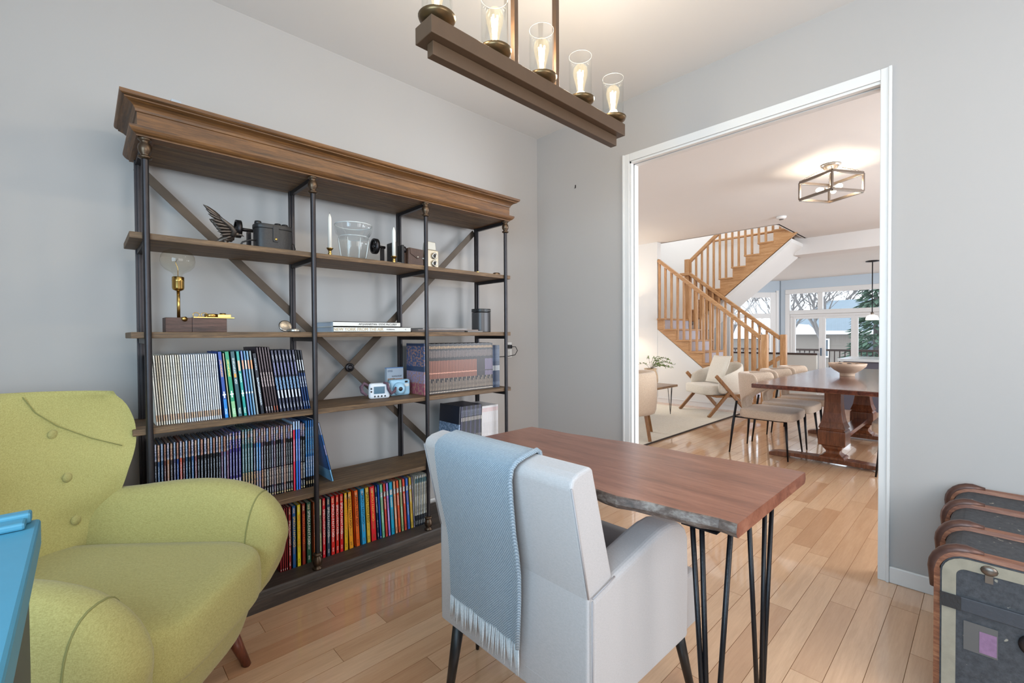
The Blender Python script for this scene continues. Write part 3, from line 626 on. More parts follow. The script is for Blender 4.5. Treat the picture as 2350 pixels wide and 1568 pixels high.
# ------------------------------------------------------------------ things on the second shelf
z2 = SZ[2]; z3 = SZ[3]
pw = plain('pewter', S('#5c544e'), .4, .7, .35, 60, .1)
e = thing('eagle_figurine', 'pewter eagle figurine with raised wings on the second shelf', 'figurine', (-2.25, -.30, z2))
eb = MB(); eb.tube([(-.030, 0, .010), (-.012, 0, .020), (.008, 0, .030), (.024, 0, .040), (.034, 0, .048), (.044, 0, .053)], [.003, .010, .016, .014, .009, .008], 12)
eb.ball((.050, 0, .055), .0095, 12, 0, (1.15, .9, .9)); eb.tube([(.057, 0, .055), (.070, 0, .054), (.077, 0, .049)], [.006, .004, .001], 8)
for s_ in (-1, 1): eb.tube([(.002, .008*s_, .024), (.006, .012*s_, .012), (.010, .014*s_, .003)], [.009, .006, .004], 8); eb.tube([(.002, .015*s_, .003), (.024, .017*s_, .003)], .003, 6)
eb.build('body', pw, e)
for s_ in (-1, 1):
    wg = MB(); k2 = 1.0 if s_ < 0 else .78; sh_ = 0.0 if s_ < 0 else .020
    lead = [Vector((.030, .012*s_, .044)), Vector((.036, .020*s_, .064)), Vector((.022, .028*s_, .080)), Vector((-.004, .034*s_, .098)), Vector((-.020, .038*s_, .112))]
    tips = [Vector((.004, .016*s_, .030)), Vector((-.016, .022*s_, .040)), Vector((-.026, .026*s_, .052)), Vector((-.033, .030*s_, .066)), Vector((-.040, .034*s_, .082)), Vector((-.050, .036*s_, .098)), Vector((-.060, .040*s_, .116)), Vector((-.068, .044*s_, .132)), Vector((-.078, .048*s_, .148))]
    for q, tp in enumerate(tips):
        f_ = q/(len(tips)-1)*(len(lead)-1); a_ = min(len(lead)-2, int(f_)); p0 = lead[a_].lerp(lead[a_+1], f_-a_)
        tp = Vector((tp.x*k2+sh_, tp.y, tp.z*k2)); p0 = Vector((p0.x*k2+sh_*.5, p0.y, p0.z*k2))
        d = (tp-p0); n_ = Vector((d.z, 0, -d.x)).normalized(); w_ = .0085
        ring = []
        for (t_, ww) in ((0, .7), (.35, 1.0), (.75, .8), (1.0, .12)):
            c_ = p0+d*t_; ring.append([tuple(c_+n_*w_*ww), tuple(c_+Vector((0, -.0022, 0))), tuple(c_-n_*w_*ww), tuple(c_+Vector((0, .0022, 0)))])
        wg.grid(ring, 0, True, False, True, True)
    wg.tube([tuple(Vector((p.x*k2+sh_*.5, p.y, p.z*k2))) for p in lead], [.010, .010, .009, .007, .003], 8)
    wg.build('wing', pw, e)
tl = MB()
for k in range(5): tl.bar((-.018, (k-2)*.002, .018), (-.040, (k-2)*.006, .004), .008, .002, 0, (0, 0, 1))
tl.build('tail', pw, e)

c = thing('binocular_case', 'black leather binocular case with brass stud on the second shelf', 'case', (-2.053, -.28, z2))
slab(MB(), 0, 0, 0, .098, .076, .045, .55, .15).build('body', M_BLACKLEATHER, c)
slab(MB(), 0, 0, .096, .116, .079, .048, .55, .4).build('lid', M_BLACKLEATHER, c)
fl_ = MB().prism([(-.012, .045), (-.009, .038), (.009, .038), (.012, .045), (.012, .108), (-.012, .108)], -.050, -.046, 'y').build('flap', M_BLACKLEATHER, c, bevel=.001)
MB().ball((0, -.051, .050), .006, 12, 0, (1, .5, 1)).build('stud', M_BRASS, fl_)
for s_ in (-1, .35, .85): MB().lathe([(.013, .114), (.015, .122), (.013, .130), (.006, .132)], 14, 0, Matrix.Translation((.06*s_, 0, 0))).build('knob', M_BLACKPL, c)
MB().tube([(.074, .02, .06), (.096, .02, .05), (.100, .01, .025), (.084, -.01, .004), (.090, -.02, .003)], .002, 6).build('strap', M_BLACKLEATHER, c)
MB().tube([(-.074, -.02, .04), (-.100, -.03, .036), (-.128, -.03, .024), (-.140, -.03, .004)], .0035, 6).build('strap', M_BLACKLEATHER, c)
def reel(x, y, zc, r, label):
    t = thing('crank_wheel', label, 'wheel', (x, y, z2)); k = zc-z2
    Mx = Matrix.Translation((0, 0, k)) @ Matrix.Rotation(PI/2, 4, 'Y')
    m = MB(); m.lathe([(r*.80, -.010), (r, -.010), (r, .010), (r*.80, .010), (r*.80, -.010)], 28, 0, Mx, True, False); m.build('rim', M_IRON, t)
    m = MB(); m.lathe([(r*.25, -.008), (r*.25, .008)], 14, 0, Mx)
    for q in range(5):
        a = 2*PI*q/5; m.bar((0, r*.2*math.cos(a), k+r*.2*math.sin(a)), (0, r*.85*math.cos(a), k+r*.85*math.sin(a)), .010, .006, 0, (1, 0, 0))
    m.build('spokes', M_IRON, t)
    MB().tube([(0, 0, k), (.060, 0, k)], .008, 10).build('axle', M_IRON, t)
    MB().box(.036, .050, -.012, .012, 0, k-.008).build('bracket', M_IRON, t)
reel(-2.168, -.175, z2+.105, .040, 'black iron spoked wheel behind the binocular case')
reel(-1.515, -.20, z2+.108, .042, 'black iron spoked wheel between the second candle and the vase')
def candle(x, y, h, label):
    t = thing('candlestick', label, 'candlestick', (x, y, z2))
    MB().lathe([(.018, 0), (.019, .003), (.008, .007), (.006, .012), (.010, .020), (.0065, .026), (.0075, .034), (.015, .044), (.017, .047), (.010, .046)], 20).build('holder', M_BRASS, t)
    cd_ = MB().lathe([(.0095, .043), (.0095, h-.030), (.0085, h-.018), (.005, h-.008), (.002, h)], 16).build('candle', M_WAX, t)
    MB().tube([(0, 0, h-.004), (.001, 0, h+.005)], .0008, 6).build('wick', M_BLACKPL, cd_)
candle(-1.802, -.30, .215, 'white taper candle in a brass holder left of the glass vase')
candle(-1.455, -.30, .205, 'white taper candle in a brass holder right of the glass vase')
gl = thing('glass_vase', 'faceted clear glass vase between the two candles', 'vase', (-1.672, -.28, z2))
prof = [(.060, .0), (.068, .03), (.076, .08), (.080, .108), (.072, .118), (.074, .126), (.088, .140), (.094, .165), (.094, .180)]
def facet(prof, n, e, off=0.0):
    return [[((r-off)*(1+e*math.cos(8*2*PI*j/n))*math.cos(2*PI*j/n), (r-off)*(1+e*math.cos(8*2*PI*j/n))*math.sin(2*PI*j/n), z) for j in range(n)] for r, z in prof]
MB().grid(facet(prof, 48, .035), 0, True, False, True, False).build('outer_wall', glass('thick_glass', (.97, .98, .98, 1), .03, .55), gl)
MB().grid(facet([(r, z+(.012 if i == 0 else 0)) for i, (r, z) in enumerate(prof)], 48, .02, .007), 0, True, False, True, False).build('inner_wall', M_GLASS, gl)
MB().lathe([(.002, 0.0), (.060, .0), (.066, .012), (.002, .016)], 32).build('foot', glass('thick_glass'), gl)
M_GLINT = plain('glass_edge_glint', S('#d4dadb'), .15)  # pale opaque colour painting the bright edge highlights of clear glass
MB().tube([(.0905*math.cos(a*PI/20), .0905*math.sin(a*PI/20), .1805) for a in range(40)], .0022, 6, closed=True).build('rim', M_GLINT, gl)  # pale ring painted along the rim as its highlight
MB().tube([(.073*math.cos(a*PI/20), .073*math.sin(a*PI/20), .119) for a in range(40)], .0010, 6, closed=True).build('shoulder_glint', M_GLINT, gl)
for a in range(8): MB().tube([(r*.99*math.cos(a*PI/4), r*.99*math.sin(a*PI/4), z) for r, z in prof[:4]], [.0007, .0012, .0016, .0008], 6).build('flute_glint', M_GLINT, gl)  # pale tubes paint glints down the facets
t = thing('folding_camera', 'vintage black folding camera standing behind the second candle', 'camera', (-1.415, -.25, z2))
MB().box(-.030, -.012, -.04, .05, 0, .130).build('back_panel', M_BLACKLEATHER, t, bevel=.004)
MB().box(.014, .030, -.04, .05, 0, .120).build('front_panel', M_BLACKLEATHER, t, bevel=.004)
MB().box(-.012, .014, -.035, .045, .006, .020).build('bed', M_SILVER, t)
MB().lathe([(.020, 0), (.020, .018), (.016, .022), (.010, .020)], 20, 0, Matrix.Translation((.030, -.01, .098)) @ Matrix.Rotation(PI/2, 4, 'Y')).build('lens', M_IRON, t)
t = thing('leather_camera_case', 'brown leather camera case with pointed flap on the second shelf', 'case', (-1.315, -.25, z2))
MB().prism([(-.050, 0), (.052, 0), (.050, .105), (-.046, .110)], -.045, .045, 'y').build('body', M_BROWNLEATHER, t, bevel=.008, seg=3)
f2 = MB().prism([(-.040, .108), (.046, .104), (.046, .075), (.010, .050), (-.036, .075)], -.049, -.046, 'y').build('flap', M_BROWNLEATHER, t, bevel=.001)
MB().ball((.010, -.050, .060), .005, 10, 0, (1, .5, 1)).build('stud', M_SILVER, f2)
MB().box(-.058, -.050, -.02, .02, 0, .115).build('side_strap', M_BROWNLEATHER, t, bevel=.002)
t = thing('cine_camera', 'silver vintage cine camera with two lenses on the second shelf', 'camera', (-1.205, -.27, z2))
cm = plain('cream_metal', S('#b8ab95'), .35, .5, .05)
MB().box(-.036, .040, -.030, .035, .004, .112).build('body', cm, t, bevel=.005)
MB().prism([(-.034, .113), (.030, .113), (.024, .160), (-.026, .162)], -.022, .03, 'y').build('viewfinder', plain('pale_metal', S('#b4b0a6'), .4, .4), t, bevel=.004)
for k in (.078, .035):
    l_ = MB().lathe([(.019, 0), (.019, .008), (.014, .012), (.012, .008)], 22, 0, Matrix.Translation((.008, -.030, k)) @ Matrix.Rotation(PI/2, 4, 'X')).build('lens', M_SILVER, t)
    MB().lathe([(.011, .006), (.008, .009), (.002, .011)], 16, 0, Matrix.Translation((.008, -.030, k)) @ Matrix.Rotation(PI/2, 4, 'X')).build('lens_glass', M_BLACKPL, l_)
MB().tube([(-.036, -.01, .055), (-.062, -.02, .055), (-.064, -.026, .060)], [.004, .004, .009], 10).build('crank', M_SILVER, t)
t = thing('pocket_knife', 'brown folded pocket knife on the right end of the second shelf', 'knife', (-.905, -.30, z2))
MB().box(-.07, .03, -.008, .008, .0, .012).build('handle', M_BROWNLEATHER, t, bevel=.003); MB().box(.022, .038, -.010, .010, 0, .018).build('bolster', M_BRASS, t, bevel=.002)
t = thing('pocket_watch_chain', 'small brass watch with a chain at the right end of the second shelf', 'watch', (-.755, -.33, z2))
MB().lathe([(.022, 0), (.024, .004), (.024, .014), (.020, .018), (.002, .019)], 24, 0, Matrix.Translation((.016, 0, 0))).build('watch_body', plain('aged_brass', S('#7a6450'), .35, .9), t)
ch = MB()
for k in range(9): ch.lathe([(.0045, 0), (.006, .003), (.0045, .006)], 8, 0, Matrix.Translation((-.012-k*.009, .004*math.sin(k), 0)))
ch.build('chain', plain('aged_brass', S('#7a6450')), t)

# ------------------------------------------------------------------ third shelf
t = thing('bulb_lamp', 'table lamp with a big bare globe bulb on a dark wooden block', 'lamp', (-2.355, -.28, z3))
MB().box(-.098, -.012, -.045, .045, 0, .058).box(-.0115, .108, -.045, .045, 0, .058).build('base_block', wood('stained_block', S('#2a1a14'), S('#4a3026'), S('#62443a'), 0, .5, 3, .2), t, bevel=.0015)
MB().tube([(-.050, 0, .058), (-.050, 0, .168)], .0058, 12).build('stem', M_BRASS, t)
sk = MB().lathe([(.008, .166), (.018, .171), (.0205, .178), (.0205, .205), (.0215, .207), (.0205, .209), (.0205, .221), (.018, .223)], 24, 0, Matrix.Translation((-.050, 0, 0))).build('socket', M_BRASS, t)
MB().tube([(-.050, -.018, .056), (-.036, -.052, .052)], [.004, .010], 10).build('switch_key', M_BRASS, t)
bl = MB().lathe([(.014, .220), (.015, .232), (.024, .240), (.042, .250), (.055, .266), (.0590, .285), (.0565, .304), (.047, .320), (.028, .331), (.004, .335)], 32, 0, Matrix.Translation((-.050, 0, 0)), True, False).build('bulb', glass('amber_glass', (.97, .96, .91, 1), .02, .70), t)
MB().tube([(-.050, 0, .222), (-.050, 0, .257), (-.058, 0, .28), (-.050, 0, .297), (-.042, 0, .28), (-.050, 0, .260)], .0012, 6).build('filament', M_BRASS, bl)
t = thing('brass_sextant', 'folded brass pocket sextant lying on the wooden lamp block', 'instrument', (-2.315, -.28, z3+.0582))
MB().box(-.045, .100, -.030, .030, 0, .005).build('plate', M_BRASS, t, bevel=.001)
MB().lathe([(.024, .004), (.024, .018), (.020, .019), (.020, .006)], 24, 0, Matrix.Translation((.020, 0, 0))).lathe([(.012, .004), (.012, .022), (.002, .022)], 18, 0, Matrix.Translation((.060, -.01, 0))).build('drum', M_BRASS, t)
MB().box(.040, .088, -.026, -.010, .004, .017).build('housing', M_BRASS, t, bevel=.002)
for x in (-.034, -.006): MB().tube([(x+.011*math.cos(a*PI/8), -.016, .013+.009*math.sin(a*PI/8)) for a in range(16)], .0016, 6, closed=True).build('ring', M_BRASS, t)
t = thing('pocket_compass', 'small open silver compass beside the second pole', 'compass', (-1.985, -.28, z3))
MB().lathe([(.026, 0), (.028, .003), (.028, .014), (.024, .016), (.002, .015)], 28, 0, Matrix.Translation((.016, -.01, 0))).build('case', M_SILVER, t)
MB().lathe([(.028, -.003), (.029, 0), (.028, .003), (.024, .004), (.002, .004)], 28, 0, Matrix.Translation((-.016, .012, .029)) @ Matrix.Rotation(math.radians(68), 4, 'X') @ Matrix.Rotation(.3, 4, 'Z')).build('lid', plain('engraved_silver', S('#8f8a84'), .25, .9, .5, 70), t)
M_BOOKW = plain('white_dust_jacket', S('#d8d5d0'), .5)
def flat_book(x0, x1, z0, h, label, body, size, tm, dpth=.26, extra=None):
    t = thing('coffee_table_book', label, 'book', ((x0+x1)/2, -.36, z0)); hw = (x1-x0)/2
    MB().box(-hw, hw, 0, dpth, 0, .003).box(-hw, hw, 0, dpth, h-.003, h).box(-hw, hw, 0, .003, 0, h).build('cover', M_BOOKW, t)
    MB().box(-hw+.004, hw-.004, .003, dpth-.005, .003, h-.003).build('pages', plain('bluish_pages', S('#b4bcc8'), .8), t)
    for (s_, b, off, sz, mm) in extra: text('title_lettering', b, sz, mm, t, (off, -.0008, h/2), (PI/2, 0, 0), .0003)
flat_book(-1.812, -1.392, z3, .0265, 'white photo book with gold title at the bottom of the flat pair', '', 0, None, .26, [(0, 'NEW YORK FROM THE AIR', -.082, .0215, M_TXG), (0, 'PHOTOGRAPHS', .090, .0065, M_TXK), (0, 'TEXT', .086, .005, M_TXK), (0, '<', .178, .014, M_TXK)])
flat_book(-1.815, -1.455, z3+.0268, .0250, 'white photo book with black title on top of the flat pair', '', 0, None, .25, [(0, 'AFGHANISTAN  STEVE McCURRY', .055, .0145, M_TXK), (0, 'I', .172, .014, M_TXG)])
lw = plain('aluminium', S('#a9a8a8'), .35, .8)
def slim(name, x0, x1, y0, y1, z, h, mat, label, cat='laptop'):
    t = thing(name, label, cat, ((x0+x1)/2, (y0+y1)/2, z)); a, b = (x1-x0)/2, (y1-y0)/2
    MB().box(-a, a, -b, b, 0, h*.55).build('base', mat, t, bevel=.002); MB().box(-a, a, -b, b, h*.58, h).build('lid', mat, t, bevel=.002)
slim('laptop', -1.375, -1.010, -.345, -.12, z3, .008, plain('dark_aluminium', S('#7c7674'), .35, .7), 'dark grey closed laptop beside the flat books')
slim('laptop', -1.000, -.880, -.36, -.14, z3, .008, lw, 'small pale closed laptop beside the speaker')
slim('tablet', -1.335, -.905, -.345, -.15, z3+.0082, .007, plain('rose_aluminium', S('#b8aaa4'), .35, .7), 'thin pale tablet lying across the two laptops', 'tablet')
slim('laptop', -1.300, -.985, -.335, -.16, z3+.0154, .009, lw, 'silver laptop on top of the flat pile')
t = thing('speaker', 'dark grey rounded wireless speaker at the right of the third shelf', 'speaker', (-.812, -.26, z3))
slab(MB(), 0, 0, 0, .126, .056, .056, .75, .08, 48).build('grille', plain('speaker_grey', S('#4e4c4d'), .4, .5, .1, 300, .1), t)
slab(MB(), 0, 0, .128, .150, .057, .057, .75, .25, 48).build('top_cap', M_BLACKPL, t)
MB().tube([(.01, .052, .02), (.03, .075, -.02), (.05, .095, -.10), (.06, .11, -.19)], .003, 6).build('power_cord', M_BLACKPL, t)
text('maker_lettering', 'SONOS', .009, plain('grey_print', S('#8c8c8c'), .5), t, (.014, -.0600, .139), (PI/2, 0, .2), .0003)
# fourth shelf middle
whp = plain('white_plastic', S('#d4d8de'), .35); lbp = plain('light_blue_plastic', S('#9cc4dc'), .35)
t = thing('toy_camera', 'white toy camera with a screen and patterned strap on the fourth shelf', 'camera', (-1.532, -.265, z4), -.25)
MB().box(-.056, .056, -.016, .016, 0, .084).build('body', whp, t, bevel=.014, seg=4)
MB().box(-.031, .026, -.0185, -.0155, .028, .066).build('screen', plain('camera_screen', S('#4a6c80'), .15), t)
for (x, z) in ((-.044, .056), (-.044, .040), (-.026, .014), (-.008, .014), (.010, .014), (.028, .014)): MB().ball((x, -.016, z), .005, 10, 0, (1, .3, 1)).build('button', M_BLACKPL, t)
sp_ = plain('patterned_strap', S('#5c4450'), .8, 0, .9, 90)
MB().tube([(-.054, 0, .07), (-.075, .01, .085), (-.092, .01, .065), (-.088, .0, .04), (-.066, -.01, .02)], [.007, .009, .010, .009, .006], 8).build('strap', sp_, t)
MB().tube([(.020, -.012, .086), (.040, -.020, .080), (.044, -.024, .050), (.060, -.022, .025), (.082, -.01, .035), (.090, .0, .055)], [.006, .008, .008, .008, .008, .006], 8).build('strap', sp_, t)
t = thing('instant_camera', 'light blue instant camera with round lens on the fourth shelf', 'camera', (-1.388, -.225, z4), -.12)
MB().box(-.060, .060, -.018, .022, 0, .090).build('body', lbp, t, bevel=.013, seg=4)
ln_ = MB().lathe([(.036, 0), (.035, .014), (.027, .018), (.024, .026), (.014, .027)], 30, 0, Matrix.Translation((-.010, -.018, .040)) @ Matrix.Rotation(PI/2, 4, 'X')).build('lens_barrel', lbp, t)
MB().lathe([(.013, .026), (.010, .029), (.002, .030)], 20, 0, Matrix.Translation((-.010, -.018, .040)) @ Matrix.Rotation(PI/2, 4, 'X')).build('lens_glass', M_BLACKPL, ln_)
MB().box(.022, .050, -.0195, -.0175, .050, .066).build('flash', plain('flash_lens', S('#d8dcdc'), .1), t)
MB().box(.026, .042, -.0200, -.0175, .072, .082).build('viewfinder', M_BLACKPL, t)
t = thing('film_box', 'upright card film box with pictured front behind the instant camera', 'box', (-1.378, -.150, z4))
MB().box(-.053, .053, -.012, .012, 0, .150).build('carton', spine('filmbox', S('#aab4c0'), [(.05, .5, .25, .62, S('#6c8474'), 2), (.52, .95, .3, .6, S('#b89078'), 2), (.3, .9, .66, .72, S('#30343c'), 1), (.05, .35, .86, .94, S('#4c5c74'), 1)]), t, bevel=.001)
MB().box(-.053, .053, -.012, .012, .1502, .154).build('lid', plain('box_blue', S('#6f94c4'), .5), t)
# paper on top of the cornice
t = tag(MB().prism([(-.03, 0), (.03, 0), (.012, .092), (-.02, .094)], -.02, .02, 'y').build('folded_card', plain('grey_card', S('#aab0b8'), .7), bevel=.001, loc=(-2.395, -.24, 2.0135)), 'grey folded card standing on top of the bookcase', 'card')
# outlet, cord, hook
t = thing('wall_outlet', 'white double outlet with plugged cord right of the bookcase', 'outlet', (-.335, -.001, 1.035))
MB().box(-.036, .036, -.006, 0, -.058, .058).build('plate', M_TRIM, t, bevel=.002)
for s_ in (-1, 1): MB().box(-.016, .016, -.008, -.005, s_*.026-.016, s_*.026+.016).build('socket', plain('socket_white', S('#c8c6c2'), .4), t)
t = thing('power_plug', 'black plug and looping cord in the white outlet', 'plug', (-.335, -.009, 1.06))
MB().box(-.014, .014, -.028, -.0005, -.014, .014).build('plug_body', M_BLACKPL, t, bevel=.004)
MB().tube([(.005, -.028, 0), (.03, -.045, .0), (.045, -.05, -.03), (.02, -.05, -.062), (-.05, -.05, -.070), (-.36, -.055, -.075)], .003, 6).build('cord', M_BLACKPL, t)
t = thing('picture_hook', 'small dark picture hook on the grey wall left of the doorway', 'hook', (-.0012, -.394, 2.25))
MB().box(-.002, 0, -.004, .004, -.006, .016).tube([(-.002, 0, -.004), (-.006, 0, -.010), (-.010, 0, -.006)], .0018, 6).build('hook_plate', M_IRON, t)

# ------------------------------------------------------------------ chandelier over the desk
ch = thing('linear_chandelier', 'bronze bar chandelier with five glass cylinders over the desk', 'chandelier', (-1.378, -1.312, 2.07))
mbz = plain('oil_rubbed_bronze', S('#57412f'), .45, .10, .12, 30, .04); cupm = plain('cup_bronze', S('#6a563c'), .33, .8, .12, 20)
MB().box(-.530, .530, -.046, .046, 0, .054).build('bar', mbz, ch, bevel=.002)
MB().box(-.505, .505, -.016, .016, -.044, -.0005).build('keel', mbz, ch, bevel=.0015)
for x in (-.136, .095):
    MB().box(x-.010, x+.010, -.010, .010, .0545, ZC-2.07-.03).build('hanging_rod', mbz, ch, bevel=.001)
MB().box(-.20, .16, -.06, .06, ZC-2.07-.03, ZC-2.07).build('canopy', mbz, ch, bevel=.003)
fil = emit('bulb_filament', (1.0, .76, .42, 1), 60)
bglow = glass('bulb_glass', (1.0, .97, .90, 1), .02, .80)
_nt = bglow.node_tree; _e = _nt.nodes.new('ShaderNodeEmission'); _e.inputs[0].default_value = (1, .80, .50, 1); _e.inputs[1].default_value = .30
_a = _nt.nodes.new('ShaderNodeAddShader'); _o = _nt.nodes['Material Output']; _l = _o.inputs[0].links[0].from_socket
_nt.links.new(_l, _a.inputs[0]); _nt.links.new(_e.outputs[0], _a.inputs[1]); _nt.links.new(_a.outputs[0], _o.inputs[0])
for i in range(5):
    x = -.478+i*.2445
    cp = MB().lathe([(.012, .0545), (.018, .062), (.040, .068), (.056, .078), (.060, .088), (.057, .090), (.040, .082), (.012, .080)], 30, 0, Matrix.Translation((x, 0, 0))).build('cup', cupm, ch)
    MB().lathe([(.014, .082), (.014, .108), (.0115, .110)], 16, 0, Matrix.Translation((x, 0, 0))).build('socket', plain('socket_grey', S('#8c8078'), .4, .4), cp)
    MB().lathe([(.0485, .088), (.0485, .270), (.0465, .270), (.0465, .088)], 36, 0, Matrix.Translation((x, 0, 0)), True, False).build('glass_shade', M_GLASS, ch)
    MB().tube([(x+.0475*math.cos(a*PI/18), .0475*math.sin(a*PI/18), .270) for a in range(36)], .0006, 5, closed=True).build('shade_rim_glint', M_GLINT, ch)  # thin pale ring painting the highlight on the glass rim
    bb = MB().lathe([(.012, .108), (.0135, .118), (.020, .150), (.0285, .185), (.031, .203), (.028, .220), (.018, .232), (.003, .236)], 24, 0, Matrix.Translation((x, 0, 0)), True, False).build('bulb', bglow, ch)
    fm = MB()
    for k in range(4):
        a = k*PI/2+.4; fm.tube([(x+.005*math.cos(a), .005*math.sin(a), .125), (x+.011*math.cos(a), .011*math.sin(a), .208)], .0032, 6)
    fm.build('filament', fil, bb)
    pl = bpy.data.lights.new('bulb_light', 'POINT'); pl.energy = 4.8; pl.color = (1.0, .90, .78); pl.shadow_soft_size = .028
    po = bpy.data.objects.new('bulb_light', pl); COL.objects.link(po); po.parent = ch; po.location = (x, 0, .180)

# ------------------------------------------------------------------ desk
M_WALNUT = wood('walnut_top', S('#6c3e2e'), S('#885440'), S('#9e6a54'), 1, .30, .9, .05, .25, 10)
M_BARK = wood('live_edge_bark', S('#2a201c'), S('#5a4a42'), S('#8a8078'), 1, .5, 4, .5, 0, 2)
ds = thing('live_edge_desk', 'walnut live edge desk with black hairpin legs', 'desk', (-1.45, -1.66, 0))
nA = 26; left = []; right = []
for i in range(nA+1):
    s_ = i/nA; y = -2.164+s_*(2.164-1.160)
    left.append((-1.700-.036*math.sin(s_*PI*1.1)+.006*math.sin(s_*17)+.004*math.sin(s_*41), y))
    right.append((-1.188-.088*s_**1.3+.006*math.sin(s_*13+1)+.003*math.sin(s_*37), y))
out = left+right[::-1]; k = len(out); m = MB(); rings = []
for (z, o) in ((.7185, -.008), (.723, -.002), (.731, .002), (.740, 0.0), (.7475, -.002), (.750, -.005)):
    ring = []
    for i, (x, y) in enumerate(out):
        sgn = -1 if i <= nA else 1
        ring.append((x+sgn*o*(1+.5*math.sin(i*2.3)) if o < 0 and z < .73 else x+sgn*o, y, z))
    rings.append(ring)
vs = [p for r in rings for p in r]; fs = []; mi = []
for a in range(len(rings)-1):
    for j in range(k):
        f = (a*k+j, a*k+(j+1) % k, (a+1)*k+(j+1) % k, (a+1)*k+j); fs.append(tuple(reversed(f))); mi.append(0 if j in (nA, k-1) else 1)
b0 = len(m.f); m.add(vs, fs, 0, False); m.mi[b0:] = mi
m.add(rings[-1], [tuple(range(k-1, -1, -1))], 0); m.add(rings[0], [tuple(range(k))], 0)
m.build('table_top', [M_WALNUT, M_BARK], ds, (-1.45, -1.66, 0))
def hairpin(parent, foot, tops, r=.0062, off=(0, 0, 0)):
    m = MB()
    for q in tops: m.tube([tuple(Vector(q)), tuple(Vector(foot)+Vector((0, 0, r)))], r, 8)
    zt = tops[0][2]; cx = sum(q[0] for q in tops)/len(tops); cy = sum(q[1] for q in tops)/len(tops)
    m.box(cx-.05, cx+.05, cy-.04, cy+.04, zt-.003, zt)
    return m.build('hairpin_leg', M_BLACK, parent, off)
O_ = (-1.45, -1.66, 0)
hairpin(ds, (-1.655, -2.090, 0), [(-1.660, -2.050, .718), (-1.650, -2.068, .718), (-1.640, -2.130, .718)], off=O_)
hairpin(ds, (-1.372, -2.105, 0), [(-1.470, -2.108, .718), (-1.285, -2.090, .718), (-1.235, -2.095, .718)], off=O_)
hairpin(ds, (-1.66, -1.25, 0), [(-1.67, -1.32, .718), (-1.65, -1.21, .718), (-1.60, -1.21, .718)], off=O_)
hairpin(ds, (-1.34, -1.25, 0), [(-1.38, -1.21, .718), (-1.34, -1.32, .718), (-1.32, -1.22, .718)], off=O_)

# ------------------------------------------------------------------ grey desk chair with the throw
M_VEL = fabric('light_grey_velvet', S('#aca6a5'), S('#b6b0af'), 500, .85, .04, .3)
M_VELD = fabric('darker_grey_velvet', S('#4c484c'), S('#56525a'), 500, .85, .04, .3)  # seat cushion: same velvet settings in a darker grey
M_LEGB = plain('black_wood', S('#1a191b'), .4)
CH = (-1.60, -1.615, 0)
gc = thing('grey_armchair', 'light grey upholstered desk chair with a blue throw over its back', 'chair', CH)
Y0, Y1 = -1.905, -1.325
bk = [(-1.926, .815), (-1.920, .832), (-1.900, .842), (-1.858, .850), (-1.846, .842), (-1.842, .826), (-1.771, .57), (-1.755, .246), (-1.868, .246), (-1.866, .546)]
MB().prism(bk, Y0, Y1, 'y').build('backrest', M_VEL, gc, CH, bevel=.010, seg=3, ang=.35)
MB().box(-1.868, -1.330, Y0+.012, Y1-.012, .245, .305).build('seat_frame', M_VEL, gc, CH, bevel=.012, seg=3)
arm = [(-1.860, .248), (-1.381, .240), (-1.376, .417), (-1.380, .545), (-1.395, .575), (-1.430, .598), (-1.480, .610), (-1.530, .610), (-1.600, .600), (-1.690, .582), (-1.771, .567), (-1.800, .56), (-1.860, .548)]
for (a, b) in ((Y0-.006, Y0+.085), (Y1-.085, Y1+.006)):
    MB().prism(arm, a, b, 'y').build('arm', M_VEL, gc, CH, bevel=.016, seg=4, ang=.5)
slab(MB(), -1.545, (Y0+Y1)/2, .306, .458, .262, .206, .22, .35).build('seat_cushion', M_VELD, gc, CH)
MB().box(-1.376, -1.288, Y0+.010, Y0+.20, .240, .408).box(-1.376, -1.288, Y1-.20, Y1-.010, .240, .408).box(-1.376, -1.288, Y0+.2, Y1-.2, .240, .408).build('front_apron', M_VEL, gc, CH, bevel=.010, seg=3)
for sg_, yb_ in ((-1, Y0), (1, Y1)):
    ya, yc = yb_+sg_*.0004, yb_+sg_*.0064
    MB().tube([(-1.925, ya, .815), (-1.866, ya, .550)], .0022, 6).tube([(-1.858, yc, .550), (-1.800, yc, .562), (-1.771, yc, .57)], .0020, 6).tube([(-1.859, yc, .545), (-1.859, yc, .26)], .0020, 6).build('seam_piping', plain('seam_grey', S('#9c9697'), .9), gc, CH)
def tleg(m, p, q, r0, r1): return m.tube([p, q], [r0, r1], 14)
for (p, q) in (((-1.842, -1.385, .247), (-1.868, -1.360, 0)), ((-1.842, -1.845, .247), (-1.868, -1.870, 0)), ((-1.335, -1.845, .242), (-1.285, -1.875, 0)), ((-1.335, -1.385, .242), (-1.285, -1.355, 0))):
    tleg(MB(), p, q, .019, .012).build('leg', M_LEGB, gc, CH)
